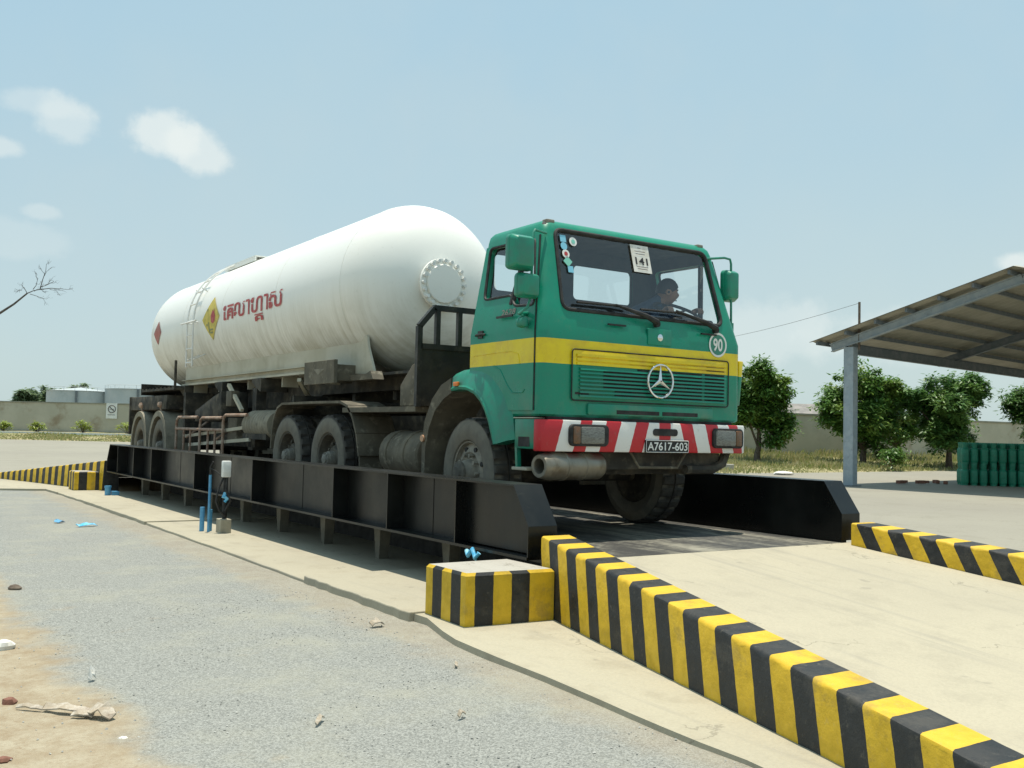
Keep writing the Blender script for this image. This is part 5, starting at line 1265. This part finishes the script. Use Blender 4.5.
for (ax, ay, bx_, by_, r) in ((27, 293.5, 40, 289.5, .013), (40, 289.5, 63, 289, .011), (40, 289.5, 46, 270, .011), (40, 287, 54, 281.5, .010), (33, 289.5, 38, 278, .009), (27, 293, 22, 286, .008), (22, 290, 17, 290, .008), (30, 294, 44, 299, .007)):
    twig(at(ax, ay, 22), at(bx_, by_, 22), r, 2)
for k in range(4):
    e = top+Vector((random.uniform(-1.2, -.2), random.uniform(-1, 1), random.uniform(.6, 1.6))); twig(top, e, .05, 2)
m.build('branch', M['deadwood'], o)

# ================================================================== FAR THINGS
for px, w, top, roof, lab in ((79, 31, 391.8, 1.6, 'pale steel storage tank with low conical roof behind the left wall'), (139, 33, 390.3, .15, 'pale flat topped storage tank with a railing nearest the trailer behind the left wall')):
    b = at(px, 424, 140); z = at(px, top, 140).z; r = w*.1414
    o = thing('storage_tank', lab, 'storage tank', (b.x, b.y, 0), 'storage tanks beyond the left wall')
    m = MB(); m.lathe((b.x, b.y, 0), (0, 0, 1), [(0, r), (z*.33, r), (z*.335, r*1.004), (z*.345, r), (z*.66, r), (z*.665, r*1.004), (z*.675, r), (z, r)], 56); m.build('shell', M['silo'], o, smooth=30)
    m = MB(); m.lathe((b.x, b.y, 0), (0, 0, 1), [(z, r*1.012), (z+.06, r*1.012), (z+.06+roof*.35, 0)], 56); m.build('roof', M['silo'], o, smooth=20)
    m = MB()
    for k in range(0, 56, 3): a = 2*math.pi*k/56; m.cyl((b.x+r*math.cos(a), b.y+r*math.sin(a), z), (b.x+r*math.cos(a), b.y+r*math.sin(a), z+.55), .02, 4)
    m.tube([(b.x+r*math.cos(2*math.pi*k/40), b.y+r*math.sin(2*math.pi*k/40), z+.55) for k in range(40)], .025, 4, close=True); m.build('railing', M['silo'], o)
    m = MB(); v = (at(px+2, 424, 140)-Vector((0, 0, 0))); d = -Vector((fwd.x, fwd.y, 0)).normalized(); q = Vector((b.x, b.y, 0))+d*(r+.12)+right*(.25*r)
    q = Vector((b.x, b.y, 0))+(d*math.cos(.3)+Vector((right.x, right.y, 0))*math.sin(.3))*(r+.15); m.box(q.x-.14, q.x+.14, q.y-.12, q.y+.12, 0, z); m.build('caged_ladder', M['darkgalv'], o, smooth=0)
# sign on the left wall
b = at(111.8, 411, 81.6); wd = (LW[2]-LW[1]); wd.z = 0; wd.normalize(); wn_ = Vector((wd.y, -wd.x, 0))
o = thing('sign_board', 'white sign with a crossed ring on the left boundary wall', 'sign', b)
def sg(u, v, k=0): return b+wd*u+Vector((0, 0, v))+wn_*k
m = MB(); m.hexa([sg(-.46, -.63, 0), sg(.46, -.63, 0), sg(.46, .63, 0), sg(-.46, .63, 0)], [sg(-.46, -.63, .04), sg(.46, -.63, .04), sg(.46, .63, .04), sg(-.46, .63, .04)]); m.build('sign_panel', M['white'], o, smooth=0)
m = MB(); m.tube([sg(.02+.30*math.cos(2*math.pi*k/28), .16+.30*math.sin(2*math.pi*k/28), .05) for k in range(28)], .035, 6, close=True); m.tube([sg(-.19, .36, .05), sg(.23, -.04, .05)], .035, 6); m.build('prohibition_ring', M['greyink'], o)
m = MB(); m.poly([sg(-.16, .17, .05), sg(.18, .17, .05), sg(.18, .12, .05), sg(-.16, .12, .05)]); m.poly([sg(-.32, -.30, .05), sg(.32, -.30, .05), sg(.32, -.34, .05), sg(-.32, -.34, .05)]); m.build('sign_print', M['greyink'], o, smooth=0)
# small house beyond the right wall
b = at(800, 440, 95); o = thing('house', 'small house with grey roof peeping over the right wall beside the mango trees', 'house', (b.x, b.y, 0))
hd = Vector((right.x, right.y, 0)).normalized(); hn = Vector((-hd.y, hd.x, 0))
def hp(u, v, z): return Vector((b.x, b.y, 0))+hd*u+hn*v+Vector((0, 0, z))
m = MB(); m.hexa([hp(-3, 0, 0), hp(5, 0, 0), hp(5, 6, 0), hp(-3, 6, 0)], [hp(-3, 0, 3.6), hp(5, 0, 3.6), hp(5, 6, 3.6), hp(-3, 6, 3.6)]); m.build('wall', M['white'], o, smooth=0)
m = MB(); m.prism([(-3.6, 3.55), (-1.2, 4.75), (1.0, 4.6), (5.6, 3.55)], 'y', 0, 1) if False else None
m.hexa([hp(-3.5, -.5, 3.6), hp(5.5, -.5, 3.6), hp(5.5, 6.5, 3.6), hp(-3.5, 6.5, 3.6)], [hp(-1.5, 2.4, 4.85), hp(3.5, 2.4, 4.85), hp(3.5, 3.6, 4.85), hp(-1.5, 3.6, 4.85)]); m.build('roof', pm('old_roof', (.2, .19, .18), (.28, .26, .24), 1.5, .8), o, smooth=0)
# wire from the shelter mast to a utility pole standing beyond the truck
e = at(560, 340, 62); m = MB(); m.tube([(e.x, e.y, 0), (e.x, e.y, e.z+.3)], [.16, .12], 10); pole = m.build('utility_pole', M['blocktop'], origin=(e.x, e.y, 0)); tag(pole, 'utility pole hidden beyond the truck carrying the thin wire', 'pole')
a = sh(.02, .25, 5.3); m = MB(); m.tube([a.lerp(e, k/16)-Vector((0, 0, .9*4*(k/16)*(1-k/16))) for k in range(17)], .006, 5); tag(m.build('wire', M['greyink'], origin=a), 'thin sagging wire leading left from the mast above the shelter', 'wire')
m = MB(); a = at(664, 465.5, 40); b = at(733, 466.5, 38.5); m.beam((a.x, a.y, .22), (b.x, b.y, .18), .3, .22); tag(m.build('concrete_post', M['blocktop'], origin=(a.x, a.y, .1), smooth=0, bevel=.02), 'long pale concrete post lying in the grass behind the truck bumper', 'post')
random.seed(9); p = at(783, 470.5, 36.5); m = MB(); m.lathe((p.x, p.y, .02), (0, 0, 1), [(0, .38), (.05, .4), (.09, .3), (.11, .15), (.12, 0)], 14, lambda j, k, r: r*random.uniform(.75, 1.15)); tag(m.build('sack', M['paper'], origin=(p.x, p.y, .02), smooth=60), 'crumpled white sack lying at the grass edge left of the shelter post', 'sack')

# ================================================================== LITTER AND LOOSE STONES
random.seed(12)
m = MB(); m.open = False
for i in range(4200):
    if random.random() < .7: x = random.uniform(.2, 3.0); y = random.uniform(2.6, 7.5)
    else: x = random.uniform(-3, 3.0); y = random.uniform(5, 14)
    dirt = x < 1.08+random.uniform(-.15, .2)
    if dirt and random.random() < .8: continue
    r = random.uniform(.0025, .0065)*(1.7 if random.random() < .05 else 1); c = Vector((x, y, gz(x, y)+r*.3)); pts = [c+Vector((random.uniform(.6, 1.1)*r*math.cos(a), random.uniform(.6, 1.1)*r*math.sin(a), random.uniform(-.2, .2)*r)) for a in (0, 1.3, 2.5, 3.8, 5.1)]
    V = [m.v(q) for q in pts]; T = m.v(c+Vector((0, 0, r*random.uniform(.5, .9)))); Bv = m.v(c-Vector((0, 0, r*.6)))
    for k in range(5): m.face([V[k], V[(k+1) % 5], T]); m.face([V[(k+1) % 5], V[k], Bv])
def stone_mat():
    mm, t, p, o = newmat('loose_stone'); r = node(t, 'ShaderNodeNewGeometry').outputs['Random Per Island']; c = mixc(t, r, (.22, .225, .21), (.5, .5, .46)); t.links.new(c, p.inputs['Base Color']); p.inputs['Roughness'].default_value = .9; return mm
kind(m.build('gravel_stones', stone_mat(), smooth=0), 'stuff')
def lump(name, label, cat, mat, x, y, r, h, sx=1.0):
    m = MB(); z = gz(x, y); m.lathe((x, y, z-.01), (0, 0, 1), [(0, r), (h*.5, r*1.02), (h*.85, r*.7), (h, r*.25), (h, 0)], 9, lambda j, k, q: q*random.uniform(.65, 1.2)); tag(m.build(name, mat, origin=(x, y, z), smooth=25), label, cat)
def flake(name, label, cat, mat, x, y, L, w, ang, lift=.02, n=5):
    m = MB(); z = gz(x, y)+.008; d = Vector((math.cos(ang), math.sin(ang), 0)); s_ = Vector((-d.y, d.x, 0)); A = []
    for k in range(n+1):
        f = k/n; ww = w*(.5+.5*math.sin(math.pi*(.15+.75*f)))*random.uniform(.6, 1.15); c = Vector((x, y, z))+d*(f-.5)*L+Vector((0, 0, lift*math.sin(f*math.pi)*random.uniform(.3, 1.3))); t = .006
        A.append([m.v(c-s_*ww/2), m.v(c+s_*ww/2+Vector((0, 0, random.uniform(0, lift)))), m.v(c+s_*ww/2+Vector((0, 0, t+.01))), m.v(c-s_*ww/2+Vector((0, 0, t)))])
    for a, b in zip(A, A[1:]):
        for q in range(4): m.face([a[q], a[(q+1) % 4], b[(q+1) % 4], b[q]])
    m.face(A[0]); m.face(A[-1][::-1]); tag(m.build(name, mat, origin=(x, y, z), smooth=0), label, cat)
flake('bark_strip', 'curled pale strip of split bark lying on the sandy soil at the lower left', 'bark', M['splinter'], .965, 4.66, .15, .075, -1.0, .045)
flake('wood_splinter', 'long flat splintered stick across the soil, left of the curled bark strip', 'wood', M['splinter'], .86, 4.80, .26, .05, -.85, .03)
flake('wood_splinter', 'thin pale splinter at the far left end of the wood line on the soil', 'wood', M['splinter'], .72, 4.93, .13, .02, -.75, .01)
flake('wood_splinter', 'short grey wood chip in front of the splintered stick', 'wood', M['splinter'], .90, 4.70, .10, .03, -.7, .01)
lump('brick_lump', 'reddish brick lump on the soil at the left edge above the wood splinters', 'brick', M['brick'], .66, 5.10, .035, .04)
lump('brick_lump', 'small red brown lump on the soil at the upper left edge', 'brick', M['bark'], 1.10, 8.5, .05, .05)
lump('brick_lump', 'dark red brick corner at the bottom left corner of the picture', 'brick', M['brick'], .54, 4.27, .03, .025)
lump('stone', 'white broken stone on the soil at the left edge', 'stone', M['paper'], .775, 6.33, .06, .06)
lump('stone', 'white pebble on the soil near the bottom left', 'stone', M['paper'], .99, 4.33, .022, .018)
flake('paper_scrap', 'white paper scrap standing at the edge of the gravel above the wood splinters', 'scrap', M['paper'], 1.06, 5.34, .05, .03, .9, .05)
flake('plastic_bag', 'crumpled light blue plastic bag on the gravel near the slab edge', 'bag', M['bluerag'], 2.50, 13.3, .24, .13, .3, .035)
flake('plastic_bag', 'small blue plastic scrap just left of the bigger blue bag', 'bag', M['rubberpipe'], 2.28, 13.9, .14, .1, .9, .03)
flake('dry_leaf', 'dry tan leaf on the gravel at the lower middle', 'leaf', M['splinter'], 1.77, 4.13, .11, .02, .9, .02)
flake('dry_leaf', 'dry tan leaf on the gravel below the apron', 'leaf', M['splinter'], 2.36, 3.9, .06, .02, .5, .02)
flake('dry_leaf', 'tan twig on the gravel beside the apron edge', 'leaf', M['splinter'], 2.83, 4.75, .09, .018, 1.0, .01)
flake('paper_scrap', 'pale crumpled scrap on the gravel in front of the slab joint', 'scrap', M['splinter'], 2.93, 5.95, .10, .06, .2, .03)
